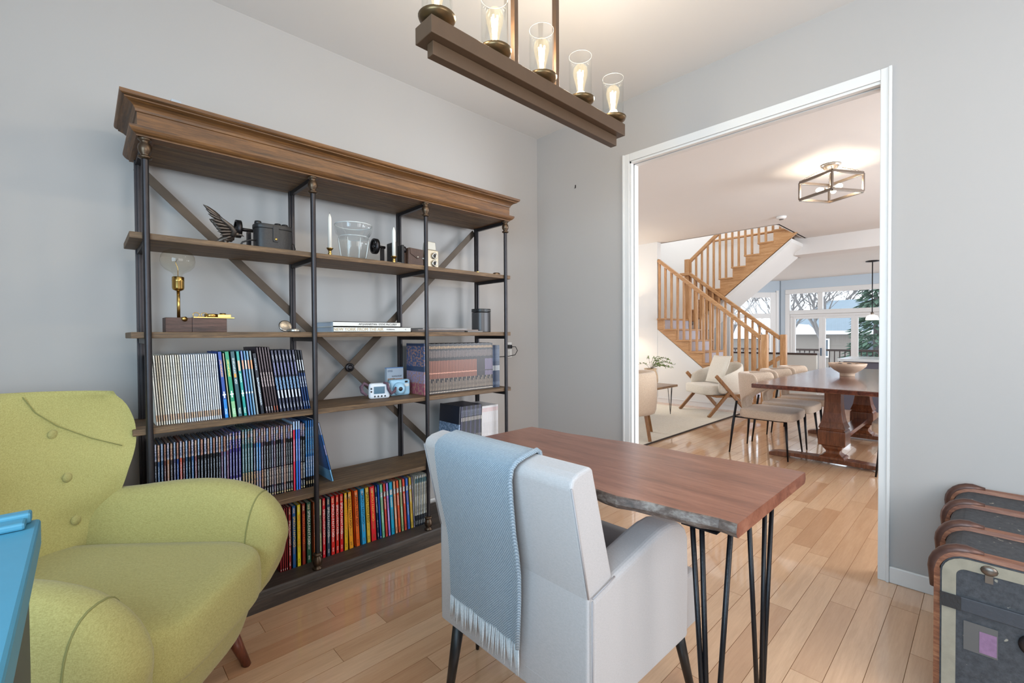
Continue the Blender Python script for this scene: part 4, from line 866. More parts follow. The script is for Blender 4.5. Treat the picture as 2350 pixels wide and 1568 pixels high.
# throw
def throw_mat():
    t = NT('blue_grey_herringbone'); v = t.coords('Object')
    wv = t.n('ShaderNodeTexWave', wave_type='BANDS', bands_direction='DIAGONAL'); t.l(v, wv.inputs['Vector']); wv.inputs['Scale'].default_value = 95; wv.inputs['Distortion'].default_value = 1.5; wv.inputs['Detail'].default_value = 2
    n = t.noise(v, 160, 3, .6); f = t.mathn('ADD', t.mathn('MULTIPLY', wv.outputs['Fac'], .45), t.mathn('MULTIPLY', n, .55))
    t.l(t.ramp(f, [(.34, S('#717e8a')), (.66, S('#9aa6b0'))]), t.b.inputs['Base Color']); t.set(Roughness=.95); t.b.inputs['Sheen Weight'].default_value = .3
    t.bump(f, .5, .003); return t.m
M_THROW = throw_mat(); M_FRINGE = fabric('white_fringe', S('#b4b8bc'), S('#d0d2d4'), 500)
th = thing('throw_blanket', 'blue grey herringbone throw with white fringe over the chair back', 'blanket', (-1.93, -1.60, .6))
TO = (-1.93, -1.60, .6)
path = [(-1.756, .70), (-1.790, .70), (-1.812, .735), (-1.828, .790), (-1.834, .830), (-1.842, .852), (-1.856, .8605), (-1.900, .853), (-1.924, .843), (-1.936, .828), (-1.938, .80), (-1.930, .74), (-1.918, .66), (-1.904, .60), (-1.894, .546), (-1.890, .48), (-1.889, .42), (-1.888, .368)][1:]
nP = len(path); nW = 30; rows = []
for i, (x, z) in enumerate(path):
    s_ = i/(nP-1); row = []
    yl = -1.400-.012*s_; yr = -1.700-.045*(1-abs(s_-.35)*1.3)
    for j in range(nW+1):
        u = j/nW; y = yl+(yr-yl)*u
        d = .004*math.sin(u*9+s_*3)*max(0, s_-.45)+.010*max(0, u-.86)/.14*max(0, s_-.3)
        zz = z-(.012*u*s_ if i == nP-1 else 0)
        row.append((x-abs(d)-.004, y, zz))
    rows.append(row)
inner = [[(x+(.007 if i > 8 else .0035), y, z-(.004 if 5 <= i <= 9 else 0)) for (x, y, z) in r] for i, r in enumerate(rows)]
tm = MB(); tm.grid(rows, 0, True); tm.grid([list(reversed(r)) for r in inner], 0, True)
for j in (0, nW): tm.grid([[a[j], b[j]] for a, b in zip(rows, inner)], 0, True)
for i in (0, nP-1): tm.grid([rows[i], inner[i]], 0, True)
tm.build('cloth', M_THROW, th, TO)
hem = MB(); hem.tube([(p[0]-.003, p[1]-.002, p[2]) for p in [r[nW] for r in rows]], .0065, 8); hem.build('folded_edge', M_THROW, th, TO)
fr = MB(); rf = random.Random(5)
for k in range(44):
    u = k/43; q = rows[-1][min(nW, int(u*nW))]; y = rows[-1][0][1]+(rows[-1][nW][1]-rows[-1][0][1])*u
    ln = rf.uniform(.058, .075); sx = rf.uniform(-.006, .004); sy = rf.uniform(-.006, .006)
    fr.tube([(q[0]+.002, y, q[2]+.004), (q[0]+.001+sx*.4, y+sy*.5, q[2]-ln*.5), (q[0]+sx, y+sy, q[2]-ln)], [.0022, .0030, .0016], 6)
fo = fr.build('fringe', M_FRINGE, th, TO); fo['kind'] = 'stuff'

# ------------------------------------------------------------------ green wing armchair
M_GREEN = fabric('lime_linen', S('#9a9258'), S('#b2a96e'), 520, .95, .3, .15)
M_BTN = fabric('lime_linen_button', S('#98905a'), S('#ada66e'), 500)
M_SEAM = plain('green_seam', S('#84824f'), .95)
AR = (-2.700, -.750, 0); AZ = math.atan2(-.657, .753)
ac = thing('wing_armchair', 'lime green button-tufted wing armchair in front of the bookcase', 'armchair', AR, AZ)
# back: stacked loops, wings curling forward
def back_w(z):
    def sm(a, b): t_ = min(1, max(0, (z-a)/(b-a))); return t_*t_*(3-2*t_)
    return .275+.055*sm(.18, .50)+.070*sm(.66, .86)-.055*max(0, (z-.86)/.11)**3
BTN = [(s_*a, b) for s_ in (-1, 1) for a, b in ((.258, .822), (.100, .80), (.238, .682), (.100, .655), (.250, .534))]
rows = []; nz_ = 40; nu = 24
def back_x(u, z):
    rec = -.185-.27*(z-.25)/.75
    wing = .300*abs(u)**2.5*(lambda t_: t_*t_*(3-2*t_))(min(1, max(0, (z-.28)/.50)))
    return rec+wing-.012*(1-abs(u))
for i in range(nz_+1):
    z = .18+(.97-.18)*i/nz_; edge = 0.0
    top = max(0, (z-.925)/.045); th_ = .105*math.sqrt(max(0.02, 1-top**2)); loop = []
    for j in range(nu+1):
        u = -1+2*j/nu; yy = u*back_w(z); x = back_x(u, z)
        d = 0
        for (by, bz) in BTN: d += .020*math.exp(-(((yy-by)/.042)**2+((z-bz)/.042)**2))
        e_ = math.sqrt(max(0, 1-abs(u)**6))
        loop.append((x-d-(1-e_)*th_*.5-.03*top**2, yy, z-.012*(abs(u))**6*min(1, max(0, (z-.8)/.15))))
    for j in range(nu, -1, -1):
        u = -1+2*j/nu; e_ = math.sqrt(max(0, 1-abs(u)**6)); x = back_x(u, z)
        loop.append((x-th_*.5-th_*.5*e_-.03*top**2, u*back_w(z)*1.0, z-.012*(abs(u))**6*min(1, max(0, (z-.8)/.15))))
    rows.append(loop)
MB().grid(rows, 0, True, False, True, True).build('backrest', M_GREEN, ac)
for (by, bz) in BTN:
    u = by/back_w(bz); MB().ball((back_x(u, bz)-.020, by, bz), .0165, 14, 0, (.6, 1, 1)).build('button', M_BTN, ac)
# arms: rounded fins that swell and roll down at the front
ARM_RING = {}
def arm_mesh(sg):
    ks = [(-.34, .60, .20, .045), (-.26, .615, .17, .060), (-.16, .612, .16, .070), (-.05, .628, .16, .075), (.06, .638, .16, .078), (.16, .638, .17, .080), (.25, .622, .18, .080), (.32, .590, .20, .078), (.37, .540, .24, .070), (.40, .475, .29, .055), (.412, .42, .34, .025)]
    rows = []
    for (x, zt, zb, hw) in ks:
        row = []; n = 28
        for j in range(n):
            a = 2*PI*j/n; sy = ss(math.cos(a), .75); sz = ss(math.sin(a), .62)
            zz = (zt+zb)/2+(zt-zb)/2*sz
            fl = .030*max(0, (zz-.20)/.45)-.045*max(0, (.34-zz)/.2)
            row.append((x+.02*math.sin(a), sg*(.315+fl+hw*sy*(1.0 if sz < .6 else 1.0)), zz))
        if abs(x-.32) < .001: ARM_RING[sg] = row
        rows.append(row if sg > 0 else list(reversed(row)))
    return MB().grid(rows, 0, True, False, True, True)
for sg in (-1, 1):
    arm_mesh(sg).build('arm', M_GREEN, ac, sub=1)
    rg_ = ARM_RING[sg]; cy = sum(p[1] for p in rg_)/len(rg_); cz = sum(p[2] for p in rg_)/len(rg_)
    MB().tube([(p[0]-.004, cy+(p[1]-cy)*.975, cz+(p[2]-cz)*.977) for p in rg_], .0028, 6, closed=True).build('arm_seam', M_SEAM, ac)
for sg in (-1, 1):
    q_ = []
    for (yy, z) in ((.215, .955), (.235, .90), (.262, .85), (.300, .80), (.330, .765)):
        q_.append((back_x(yy/back_w(z), z)+.0005, sg*yy, z))
    MB().tube(q_, .0016, 6).build('wing_seam', M_SEAM, ac)
def pod(p):
    x, y, z = p
    f = max(0.0, (x+.35)/.77)
    if z > .40: z += .012*(1-(y/.27)**2)-.014*max(0, (x-.30)/.1)
    return (x, y, z)
slab(MB(), .035, 0, .285, .450, .385, .262, .38, .55, 56, 12, 0, None, pod).build('seat_cushion', M_GREEN, ac)
def tub(p):
    x, y, z = p; k = (.32-z)/.17
    return (x-.05*max(0, k)*(1 if x > 0 else -1), y*(1-.10*max(0, k)), z)
slab(MB(), .020, 0, .150, .330, .378, .300, .42, .6, 56, 10, 0, None, tub).build('seat_base', M_GREEN, ac)
for (x, y) in ((.265, .235), (.265, -.235), (-.26, .22), (-.26, -.22)):
    tleg(MB(), (x, y, .170), (x+.045*(1 if x > 0 else -1.6), y+.040*(1 if y > 0 else -1), 0), .024, .013).build('leg', wood('red_brown_leg', S('#4a2418'), S('#653424'), S('#7a4430'), 2, .35, 3, .05), ac)

# ------------------------------------------------------------------ teal cabinet at the left edge
tl = thing('teal_cabinet', 'teal painted metal cabinet at the left edge of the picture', 'cabinet', (-2.98, -1.95, 0))
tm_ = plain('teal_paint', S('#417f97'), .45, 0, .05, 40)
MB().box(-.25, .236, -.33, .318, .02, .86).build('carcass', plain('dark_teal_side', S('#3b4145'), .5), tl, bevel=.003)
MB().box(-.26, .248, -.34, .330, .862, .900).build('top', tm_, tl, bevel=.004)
MB().box(-.26, .240, .310, .330, .9005, .915).build('rear_lip', tm_, tl, bevel=.003)
MB().box(.195, .236, .285, .312, .9005, .910).build('catch', tm_, tl, bevel=.003)
for (x, y) in ((-.22, -.3), (.2, -.3), (-.22, .28), (.2, .28)): MB().box(x, x+.03, y, y+.03, 0, .0195).build('foot', M_BLACKPL, tl)

# ------------------------------------------------------------------ steamer trunk
tr = thing('steamer_trunk', 'old black steamer trunk with wooden slats at the right edge', 'trunk', (-.45, -2.78, 0))
TRO = (-.45, -2.78, 0); tx0, tx1, ty0, ty1, tz = -.850, -.030, -3.20, -2.430, .500
def trunk_mat():
    t = NT('worn_black_canvas'); v = t.coords('Object'); n = t.noise(v, 60, 4, .7); d = t.noise(v, 9, 4, .75)
    sp = t.ramp(t.noise(v, 45, 2, .5), [(.70, (0, 0, 0, 1)), (.74, (1, 1, 1, 1))])
    col = t.mix(sp, t.ramp(n, [(.3, S('#2c2d31')), (.7, S('#46474b'))]), S('#8a8478')); t.l(col, t.b.inputs['Base Color'])
    t.set(Roughness=.7); t.bump(n, .4, .003); return t.m
M_TRUNK = trunk_mat()
M_SLAT = wood('slat_wood', S('#5a3222'), S('#7c4c34'), S('#98684a'), 1, .45, 2.5, .2); M_CLAMP = plain('brown_tin', S('#5a4038'), .4, .5, .25, 50, .1)
M_BIND = plain('cream_binding', S('#8d8575'), .7, 0, .3, 25, .2); M_RIVET = plain('rivet', S('#6c625a'), .35, .8)
R_ = .055
prof = [(ty0, 0), (ty0, tz-R_)]+[(ty0+R_-R_*math.cos(a*PI/12), tz-R_+R_*math.sin(a*PI/12)) for a in range(7)]+[(ty1-R_+R_*math.sin(a*PI/12), tz-R_+R_*math.cos(a*PI/12)) for a in range(7)]+[(ty1, 0)]
MB().prism(prof, tx0, tx1, 'x').build('body', M_TRUNK, tr, TRO)
for x in (tx0+.020, -.580, -.305, -.060):
    s_ = [(ty1+.010, .02), (ty1+.010, tz-R_)]+[(ty1-R_+(R_+.010)*math.cos(a*PI/12), tz-R_+(R_+.010)*math.sin(a*PI/12)) for a in range(1, 7)]+[(ty1-.30, tz+.010), (ty0+.08, tz+.010)]
    m = MB(); rws = []
    for i, (y, z) in enumerate(s_):
        nx = Vector((0, y-(ty1-.2), z-.2)).normalized()
        if i < 2: nx = Vector((0, 1, 0))
        elif i >= len(s_)-2: nx = Vector((0, 0, 1))
        q = Vector((x, y, z)); rws.append([tuple(q+Vector((-.018, 0, 0))-nx*.010), tuple(q+Vector((-.016, 0, 0))+nx*.004), tuple(q+Vector((.016, 0, 0))+nx*.004), tuple(q+Vector((.018, 0, 0))-nx*.010)])
    m.grid(rws, 0, False, False, True, True); sl = m.build('slat', M_SLAT, tr, TRO)
    s2 = [(ty1+.0130, tz-R_-.06), (ty1+.0135, tz-R_)]+[(ty1-R_+(R_+.0135)*math.cos(a*PI/12), tz-R_+(R_+.0135)*math.sin(a*PI/12)) for a in range(1, 7)]+[(ty1-R_-.035, tz+.0140)]
    m = MB(); m.tube([(x, y, z) for y, z in s2], [.011, .0165, .017, .017, .017, .017, .017, .0165, .008], 10); m.build('clamp', M_CLAMP, tr, TRO)
    for (y, z) in ((ty1+.014, .16), (ty1+.014, .30), (ty1+.030, .375), (ty1+.030, .415), (ty1-.075, tz+.030), (ty1-.20, tz+.014)): MB().ball((x, y, z), .006, 10).build('rivet', M_RIVET, sl)
xe = tx0-.0015
def ring_poly(o): return [(ty1-o, .0), (ty1-o, tz-R_)]+[(ty1-R_+(R_-o)*math.cos(a*PI/12), tz-R_+(R_-o)*math.sin(a*PI/12)) for a in range(1, 7)]+[(ty0, tz-o)]
a_, b_ = ring_poly(.004), ring_poly(.034); m = MB()
m.grid([[(xe, *p) for p in a_], [(xe, *p) for p in b_]], 0, False); m.grid([[(xe-.003, *p) for p in b_], [(xe-.003, *p) for p in a_]], 0, False)
m.grid([[(xe, *p) for p in b_], [(xe-.003, *p) for p in b_]], 0, False); m.grid([[(xe-.003, *p) for p in a_], [(xe, *p) for p in a_]], 0, False)
bd = m.build('edge_binding', M_BIND, tr, TRO)
for k in range(14): MB().ball((xe-.003, ty1-.030, .02+k*.025), .0022, 6).build('tack', M_IRON, bd)
for k in range(8): MB().ball((xe-.003, ty1-.075-k*.025, tz-.031), .0022, 6).build('tack', M_IRON, bd)
st_ = MB().box(xe-.006, xe, ty0, ty1-.002, .345, .385).build('lid_band', plain('black_band', S('#3a3c42'), .6, .1, .2, 60, .3), tr, TRO, bevel=.002)
for y in (-.03, -.085, -.135): MB().ball((xe-.006, ty1+y-.02, .366), .007, 10, 0, (.5, 1, 1)).build('rivet', M_RIVET, st_)
MB().box(xe-.0075, xe-.0062, ty1-.045, ty1-.0, .345, .385).build('corner_strap', M_BLACKLEATHER, tr, TRO)
MB().ball((xe-.004, ty1-.100, tz-.020), .018, 12, 0, (.4, 1, .8)).box(xe-.005, xe, ty1-.108, ty1-.092, tz-.055, tz-.03).build('lid_boss', M_RIVET, tr, TRO)
lbm = spine('travel_label', S('#5a5654'), [(.0, 1, .0, 1, S('#5e5856'), 0), (.0, 1, .1, .8, S('#8a6484'), 1)], .8)
MB().box(xe-.0012, xe-.0004, ty1-.118, ty1-.050, .235, .318).build('travel_label', lbm, tr, TRO)
MB().box(xe-.0018, xe-.0013, ty1-.116, ty1-.082, .240, .300).build('torn_label_paper', plain('mauve_paper', S('#82627e'), .8, 0, .35, 60), tr, TRO)
hd = MB().lathe([(.030, 0), (.030, .004), (.022, .008), (.010, .008)], 22, 0, Matrix.Translation((xe, ty1-.185, .305)) @ Matrix.Rotation(-PI/2, 4, 'Y')).build('handle_plate', M_IRON, tr, TRO)
MB().ball((xe-.008, ty1-.178, .300), .010, 10).build('rivet', M_RIVET, hd)

# ------------------------------------------------------------------ staircase beyond the dining room
M_OAKS = wood('honey_oak', S('#9c6e44'), S('#b5875a'), S('#c59c72'), 1, .4, 1.6, .06, .15, 10)
M_OAKV = wood('honey_oak_upright', S('#9c6e44'), S('#b5875a'), S('#c59c72'), 2, .4, 2.5, .06, .15, 10)
sr = thing('staircase', 'oak staircase turning at a landing, with square balusters', 'staircase', (XS, 0, 0)); SO = (XS, 0, 0)
SX0, SX1 = XS+.004, 5.26
RI, RU = .1806, .2135
LZ = 1.412
def rz_near(y): return 1.093+(y+.288)*.820
saw = [(1.328, LZ-.03), (1.21, LZ-.03)]
for i in range(1, 8):
    z = LZ-RI*i; yb = 1.21-RU*(i-1)
    saw += [(yb, z-.028), (yb-RU, z-.028)]
saw += [(1.21-RU*7, 0), (-.215, 0), (1.328, 1.232)]
MB().prism(saw, SX0, SX0+.035, 'x').build('stringer', M_OAKS, sr, SO)
for i in range(1, 8):
    z = LZ-RI*i; yb = 1.21-RU*(i-1)
    MB().box(SX0-.022, SX1+.02, yb-RU-.028, yb, z-.028, z).build('tread', M_OAKS, sr, SO, bevel=.006)
    MB().box(SX0+.036, SX1, yb-.004, yb+.012, z+.0005, z+RI-.0285).build('riser', plain('pale_riser', S('#c4bfc8'), .5), sr, SO)
MB().box(SX0+.036, SX1, 1.21-RU*7-.004, 1.21-RU*7+.012, 0.001, LZ-RI*7-.0285).build('riser', plain('pale_riser', S('#c4bfc8')), sr, SO)
MB().box(SX0-.022, 6.2, 1.21-.028, 1.329, LZ-.028, LZ).box(XS+.122, 6.2, 1.329, 2.39, LZ-.028, LZ).build('landing', M_OAKS, sr, SO, bevel=.004)
struct(MB().prism([(1.33, 0), (-.19, 0), (1.33, 1.228)], XS+.006, XS+.03, 'x').build('wall_understair', M_WHITE), 'white triangular wall under the stairs')
def newel(x, y, z0, z1): MB().box(x-.042, x+.042, y-.042, y+.042, z0, z1).build('newel_post', M_OAKV, sr, SO, bevel=.008)
newel(SX0+.022, -.325, 0, 1.135); newel(SX1-.01, -.325, 0, 1.13); newel(5.30, 1.245, LZ+.001, 2.50)
def rail(x, ya, za, yb, zb): MB().bar((x, ya, za), (x, yb, zb), .055, .058, 0, (1, 0, 0)).build('handrail', M_OAKS, sr, SO, bevel=.008)
rail(SX0+.022, 1.322, rz_near(1.322)-.02, -.285, rz_near(-.285)-.02)
rail(SX1-.01, 1.178, 2.225, -.285, 1.065); rail(SX1-.01, 1.178, 2.225, 1.36, 2.228)
for k in range(16):
    y = 1.255-k*RU/2+.045
    i = 0 if y > 1.21-.02 else int((1.21-y)/RU)+1
    z0 = LZ-RI*i
    if y < -.25: continue
    MB().box(SX0+.006, SX0+.038, y-.016, y+.016, z0+.0005, rz_near(y)-.052).build('baluster', M_OAKV, sr, SO)
    zt = 2.225+(y-1.178)*(1.160/1.463)-.03
    if y < 1.18: MB().box(SX1-.026, SX1+.006, y-.016, y+.016, z0+.0005, zt).build('baluster', M_OAKV, sr, SO)
# upper flight
UX0, UX1, UR = 5.285, 6.20, .1725
saw2 = []
for i in range(1, 9):
    z = LZ+UR*i; yn = 1.306-.207*(i-1)
    saw2 += [(yn-.024, z-UR+.0), (yn-.024, z-.026)]
saw2 = [(1.282, LZ+.001)]+saw2[1:]+[(-.50, saw2[-1][1]), (-.50, 2.700), (1.10, 1.363), (1.282, LZ+.001)][:-1]
MB().prism(saw2, UX0, UX0+.035, 'x').build('stringer', M_OAKS, sr, SO)
for i in range(1, 9):
    z = LZ+UR*i; yn = 1.306-.207*(i-1)
    MB().box(UX0-.020, UX1, yn-.235, yn, z-.026, z).build('tread', M_OAKS, sr, SO, bevel=.006)
    MB().box(UX0+.036, UX1, yn-.038, yn-.024, z-UR+.0005, z-.0265).build('riser', plain('oak_riser', S('#b07c48'), .5), sr, SO)
MB().prism([(1.24, 1.225), (1.10, 1.345), (-.42, 2.616), (-.42, 2.56), (1.16, 1.225)], UX0+.0, UX1, 'x').build('soffit', M_WHITE, sr, SO)
def rz_up(y): return 2.455+(1.231-y)*.835
rail(UX0+.02, 1.225, 2.44, .15, rz_up(.15)-.02)
for k in range(15):
    y = 1.19-k*.207/2; i = int((1.306-y)/.207)+1
    MB().box(UX0+.004, UX0+.034, y-.015, y+.015, LZ+UR*i+.0005, rz_up(y)-.045).build('baluster', M_OAKV, sr, SO)
MB().tube([(6.15, 1.20, 2.93), (6.15, -.10, 2.94)], .022, 10).build('wall_rail', M_OAKS, sr, SO)

# ------------------------------------------------------------------ living corner
rg = thing('area_rug', 'cream wool rug with a dark bound edge under the lounge chair', 'rug', (2.8, .70, 0))
MB().box(-1.55, 1.27, -.79, .80, .0005, .012).build('pile', fabric('cream_wool', S('#cfc6b4'), S('#e0d8c8'), 120, .98, .5, .2, .25), rg)
MB().box(-1.55, 1.27, -.805, -.7905, .0005, .0125).build('bound_edge', plain('dark_binding', S('#3a302c'), .9), rg)
RT = .0122
lm = fabric('cream_boucle', S('#cdc2b2'), S('#ddd4c6'), 200, .98, .5, .3); M_TEAK = wood('teak', S('#6e4520'), S('#8a5c30'), S('#9c6c3c'), 2, .4, 3, .05)
lc = thing('lounge_chair', 'cream lounge chair with crossed teak legs on the rug', 'chair', (3.93, .20, RT), math.radians(146))
slab(MB(), .02, 0, .285, .415, .31, .285, .35, .5).build('seat_cushion', lm, lc)
rows = []
for i in range(17):
    a = math.radians(-112+224*i/16); cx, cy = math.cos(a+PI), math.sin(a+PI)
    k = abs(a)/math.radians(112); zt = .735-.20*k**1.6; rx, ry = .36, .345; fwd = .0
    pts = []
    for (o, z) in ((0, .30), (.018, .32), (.028, (zt+.3)/2), (.024, zt-.03), (.0, zt), (-.026, zt-.03), (-.034, (zt+.3)/2), (-.026, .32)):
        ln = 1+(z-.30)*.22
        pts.append(((rx+o)*cx*ln+.03, (ry+o)*cy*ln, z))
    rows.append(pts)
MB().grid(rows, 0, True, False, True, True).build('back_shell', lm, lc, sub=1)
for s_ in (-1, 1):
    y = s_*.365
    MB().bar((.215, y, .560), (-.31, y, .0), .046, .030, 0, (0, 1, 0)).build('rear_leg', M_TEAK, lc, bevel=.004)
    MB().bar((.015, y, .33), (.33, y, .0), .042, .028, 0, (0, 1, 0)).build('front_leg', M_TEAK, lc, bevel=.004)
MB().box(-.10, .20, -.36, .36, .262, .286).build('seat_rail', M_TEAK, lc)
def cushion(name, loc, rz, tilt, s_, label, mat):
    t = thing(name, label, 'cushion', loc, rz); rows = []
    n = 12
    for sd in (1, -1):
        g = []
        for i in range(n+1):
            u = -1+2*i/n; r = []
            for j in range(n+1):
                v = -1+2*j/n; h = .055*((1-u*u)*(1-v*v))**.45*sd
                c_ = 1-.06*(1-abs(u)**2)*(abs(v)**6); c2_ = 1-.06*(1-abs(v)**2)*(abs(u)**6)
                p = Matrix.Rotation(tilt, 4, 'Y') @ Vector((h, u*s_*c2_, v*s_*c_)); r.append((p.x, p.y, p.z+s_))
            g.append(r if sd > 0 else list(reversed(r)))
        rows.append(g)
    MB().grid(rows[0], 0, True).grid(rows[1], 0, True).build('cover', mat, t)
    MB().tube([tuple(Matrix.Rotation(tilt, 4, 'Y') @ Vector((0, s_*a, s_*b)) + Vector((0, 0, s_))) for a, b in ((-1, -1), (0, -.95), (1, -1), (.95, 0), (1, 1), (0, .95), (-1, 1), (-.95, 0))], .004, 6, closed=True).build('piping', mat, t)
cl_ = fabric('ivory_linen', S('#d2c9ba'), S('#e2dacd'), 260)
cushion('throw_pillow', (3.99, .17, RT+.42), math.radians(146), -.34, .205, 'ivory square cushion leaning in the lounge chair', cl_)
tb = thing('tub_chair', 'beige tub chair with slim wooden legs at the doorway edge', 'chair', (1.74, .300, RT), math.radians(118))
rows = []
for i in range(21):
    a = math.radians(-125+250*i/20)+PI; k = abs(i-10)/10; zt = .735-.06*k**3; pts = []
    for (o, z) in ((-.02, .255), (.015, .27), (.022, .5), (.016, zt-.03), (-.018, zt), (-.050, zt-.03), (-.056, .5), (-.05, .27)):
        pts.append(((.335+o)*math.cos(a), (.335+o)*math.sin(a), z))
    rows.append(pts)
lm2 = fabric('beige_boucle', S('#c4ad96'), S('#d8c4ae'), 200, .98, .4, .3)
MB().grid(rows, 0, True, False, True, True).build('back_shell', lm2, tb, sub=1)
slab(MB(), .02, 0, .26, .43, .28, .26, .6, .4).build('seat_cushion', lm2, tb)
for (x, y) in ((.20, .24), (.20, -.24), (-.24, .22), (-.24, -.22)):
    MB().bar((x, y, .262), (x*1.18, y*1.18, .013 if False else 0), .034, .030, 0, (0, 1, 0)).build('leg', M_TEAK, tb)
for ch_ in tb.children: pass
ct = thing('coffee_table', 'low wooden coffee table with wire hairpin legs', 'table', (2.80, .92, RT))
MB().box(-.60, .58, -.44, .40, .395, .425).build('table_top', wood('coffee_top', S('#4a3020'), S('#7a5638'), S('#9a7a54'), 0, .35, 2, .05, .2), ct, bevel=.004)
for (x, y) in ((.52, -.36), (.52, .32), (-.52, -.36), (-.52, .32)):
    hairpin(ct, (x, y, 0), [(x-.03, y-.03, .394), (x+.03, y-.01, .394), (x, y+.04, .394)], .004)
va = thing('plant_vase', 'ribbed wooden vase with leafy green sprigs on the coffee table', 'vase', (3.02, .70, RT+.426))
n = 36
MB().grid([[((r*(1+.03*math.cos(12*2*PI*j/n)))*math.cos(2*PI*j/n), (r*(1+.03*math.cos(12*2*PI*j/n)))*math.sin(2*PI*j/n), z) for j in range(n)] for r, z in ((.03, 0), (.075, .0), (.10, .06), (.095, .14), (.075, .205), (.085, .235), (.07, .235), (.06, .20))], 0, True, False, True, True).build('vase_body', wood('pale_wood_vase', S('#a88a68'), S('#c4a684'), S('#d6bc9c'), 2, .5, 4), va)
sg, lf = MB(), MB(); rp = random.Random(9)
for k in range(17):
    a = rp.uniform(-1.9, 1.6)-.55; l_ = rp.uniform(.20, .36); up_ = rp.uniform(.06, .20)
    pts = [Vector((math.cos(a)*l_*t_, math.sin(a)*l_*t_, .22+up_*math.sin(min(1, t_*1.25)*PI*.6)-.05*t_*t_)) for t_ in (0, .2, .4, .6, .8, 1)]
    sg.tube(pts, .0018, 5)
    for q in range(22):
        t_ = rp.uniform(.25, 1)*5; i = min(4, int(t_)); p = pts[i].lerp(pts[i+1], t_-i)
        d = Vector((rp.uniform(-1, 1), rp.uniform(-1, 1), rp.uniform(-.4, .9))).normalized(); s_ = rp.uniform(.018, .032)
        e1 = d.cross(Vector((0, 0, 1))).normalized()*s_*.32
        lf.add([tuple(p), tuple(p+d*s_*.5+e1), tuple(p+d*s_), tuple(p+d*s_*.5-e1+Vector((0, 0, .004)))], [(0, 1, 2, 3)], 0, False)
sg.build('stems', plain('twig', S('#5a5030'), .7), va)
lo = lf.build('leaves', plain('leaf_green', S('#6e8a40'), .5, 0, .45, 30), va); lo['kind'] = 'stuff'
fp = thing('floor_lamp', 'floor lamp with a fabric shade in the living corner', 'lamp', (3.85, 1.78, 0))
MB().lathe([(.14, 0), (.14, .015), (.02, .025)], 24).build('base', M_BLACK, fp); MB().tube([(0, 0, .02), (0, 0, 1.42)], .010, 10).build('pole', M_BLACK, fp)
MB().lathe([(.17, 1.32), (.13, 1.58)], 28, 0, None, True, False).build('shade', plain('linen_shade', S('#e0d4bc'), .9), fp)
pl = bpy.data.lights.new('lamp_light', 'POINT'); pl.energy = 22; pl.color = (1, .84, .62); pl.shadow_soft_size = .05
po = bpy.data.objects.new('lamp_light', pl); COL.objects.link(po); po.parent = fp; po.location = (0, 0, 1.46)

# ------------------------------------------------------------------ dining set
M_MAHO = wood('mahogany', S('#3c1c14'), S('#5a2c20'), S('#74402c'), 0, .22, 1.4, .04, .5, 10)
M_MAHV = wood('mahogany_upright', S('#4a2616'), S('#6c3c24'), S('#845034'), 2, .3, 2, .05, .3, 10)
dt = thing('trestle_table', 'dark mahogany trestle dining table', 'table', (2.75, -1.62, 0))
MB().prism([(-1.30, -.50), (1.32, -.50), (1.38, -.44), (1.38, .44), (1.32, .50), (-1.24, .50)][:0] or [(-1.25, -.50), (1.33, -.50), (1.38, -.45), (1.38, .45), (1.33, .505), (-1.25, .505)], .680, .717, 'z').build('table_top', M_MAHO, dt, bevel=.006)
for x in (-.68, .66):
    sq = [(.060, .668), (.060, .55), (.066, .46), (.078, .38), (.098, .325), (.088, .319), (.088, .312), (.098, .304), (.100, .290), (.100, .190), (.096, .178), (.074, .170), (.068, .150), (.050, .125), (.050, .105), (.070, .085), (.084, .080), (.092, .072), (.092, .056)]
    MB().lathe([(r*math.sqrt(2), z) for r, z in sq], 4, 0, Matrix.Translation((x, .02, 0)) @ Matrix.Rotation(PI/4, 4, 'Z'), False).build('pedestal', M_MAHV, dt, bevel=.003)
    MB().prism([(-.48, 0), (-.36, 0), (-.30, .018), (.34, .018), (.40, 0), (.52, 0), (.52, .030), (.46, .045), (.16, .057), (-.12, .057), (-.42, .045), (-.48, .03)], x-.055, x+.055, 'x').build('foot_rail', M_MAHV, dt, bevel=.004)
    MB().box(x-.05, x+.05, -.40, .42, .640, .679).build('cleat', M_MAHO, dt, bevel=.003)
MB().box(-.57, .55, -.035, .075, .195, .235).build('stretcher', M_MAHO, dt, bevel=.004)
bw = thing('ceramic_bowl', 'sand coloured footed ceramic bowl on the dining table', 'bowl', (2.86, -1.555, .7172))
MB().lathe([(.060, 0), (.062, .004), (.062, .028), (.066, .032), (.110, .060), (.150, .098), (.160, .128), (.156, .130), (.145, .100), (.105, .066), (.05, .045), (.005, .042)], 36).build('bowl_body', plain('sand_ceramic', S('#b59a84'), .55, 0, .08, 80, .1), bw)
fp_ = MB()
for k in range(7):
    a = k*.9; fp_.ball((.09*math.cos(a), .09*math.sin(a), .115), .024, 8, 0, (1, 1, .5))
o = fp_.build('pebbles', plain('dark_pebble', S('#3a3434'), .6), bw); o['kind'] = 'stuff'
M_DCH = fabric('taupe_boucle', S('#b39c88'), S('#c8b29e'), 220, .95, .35, .25)
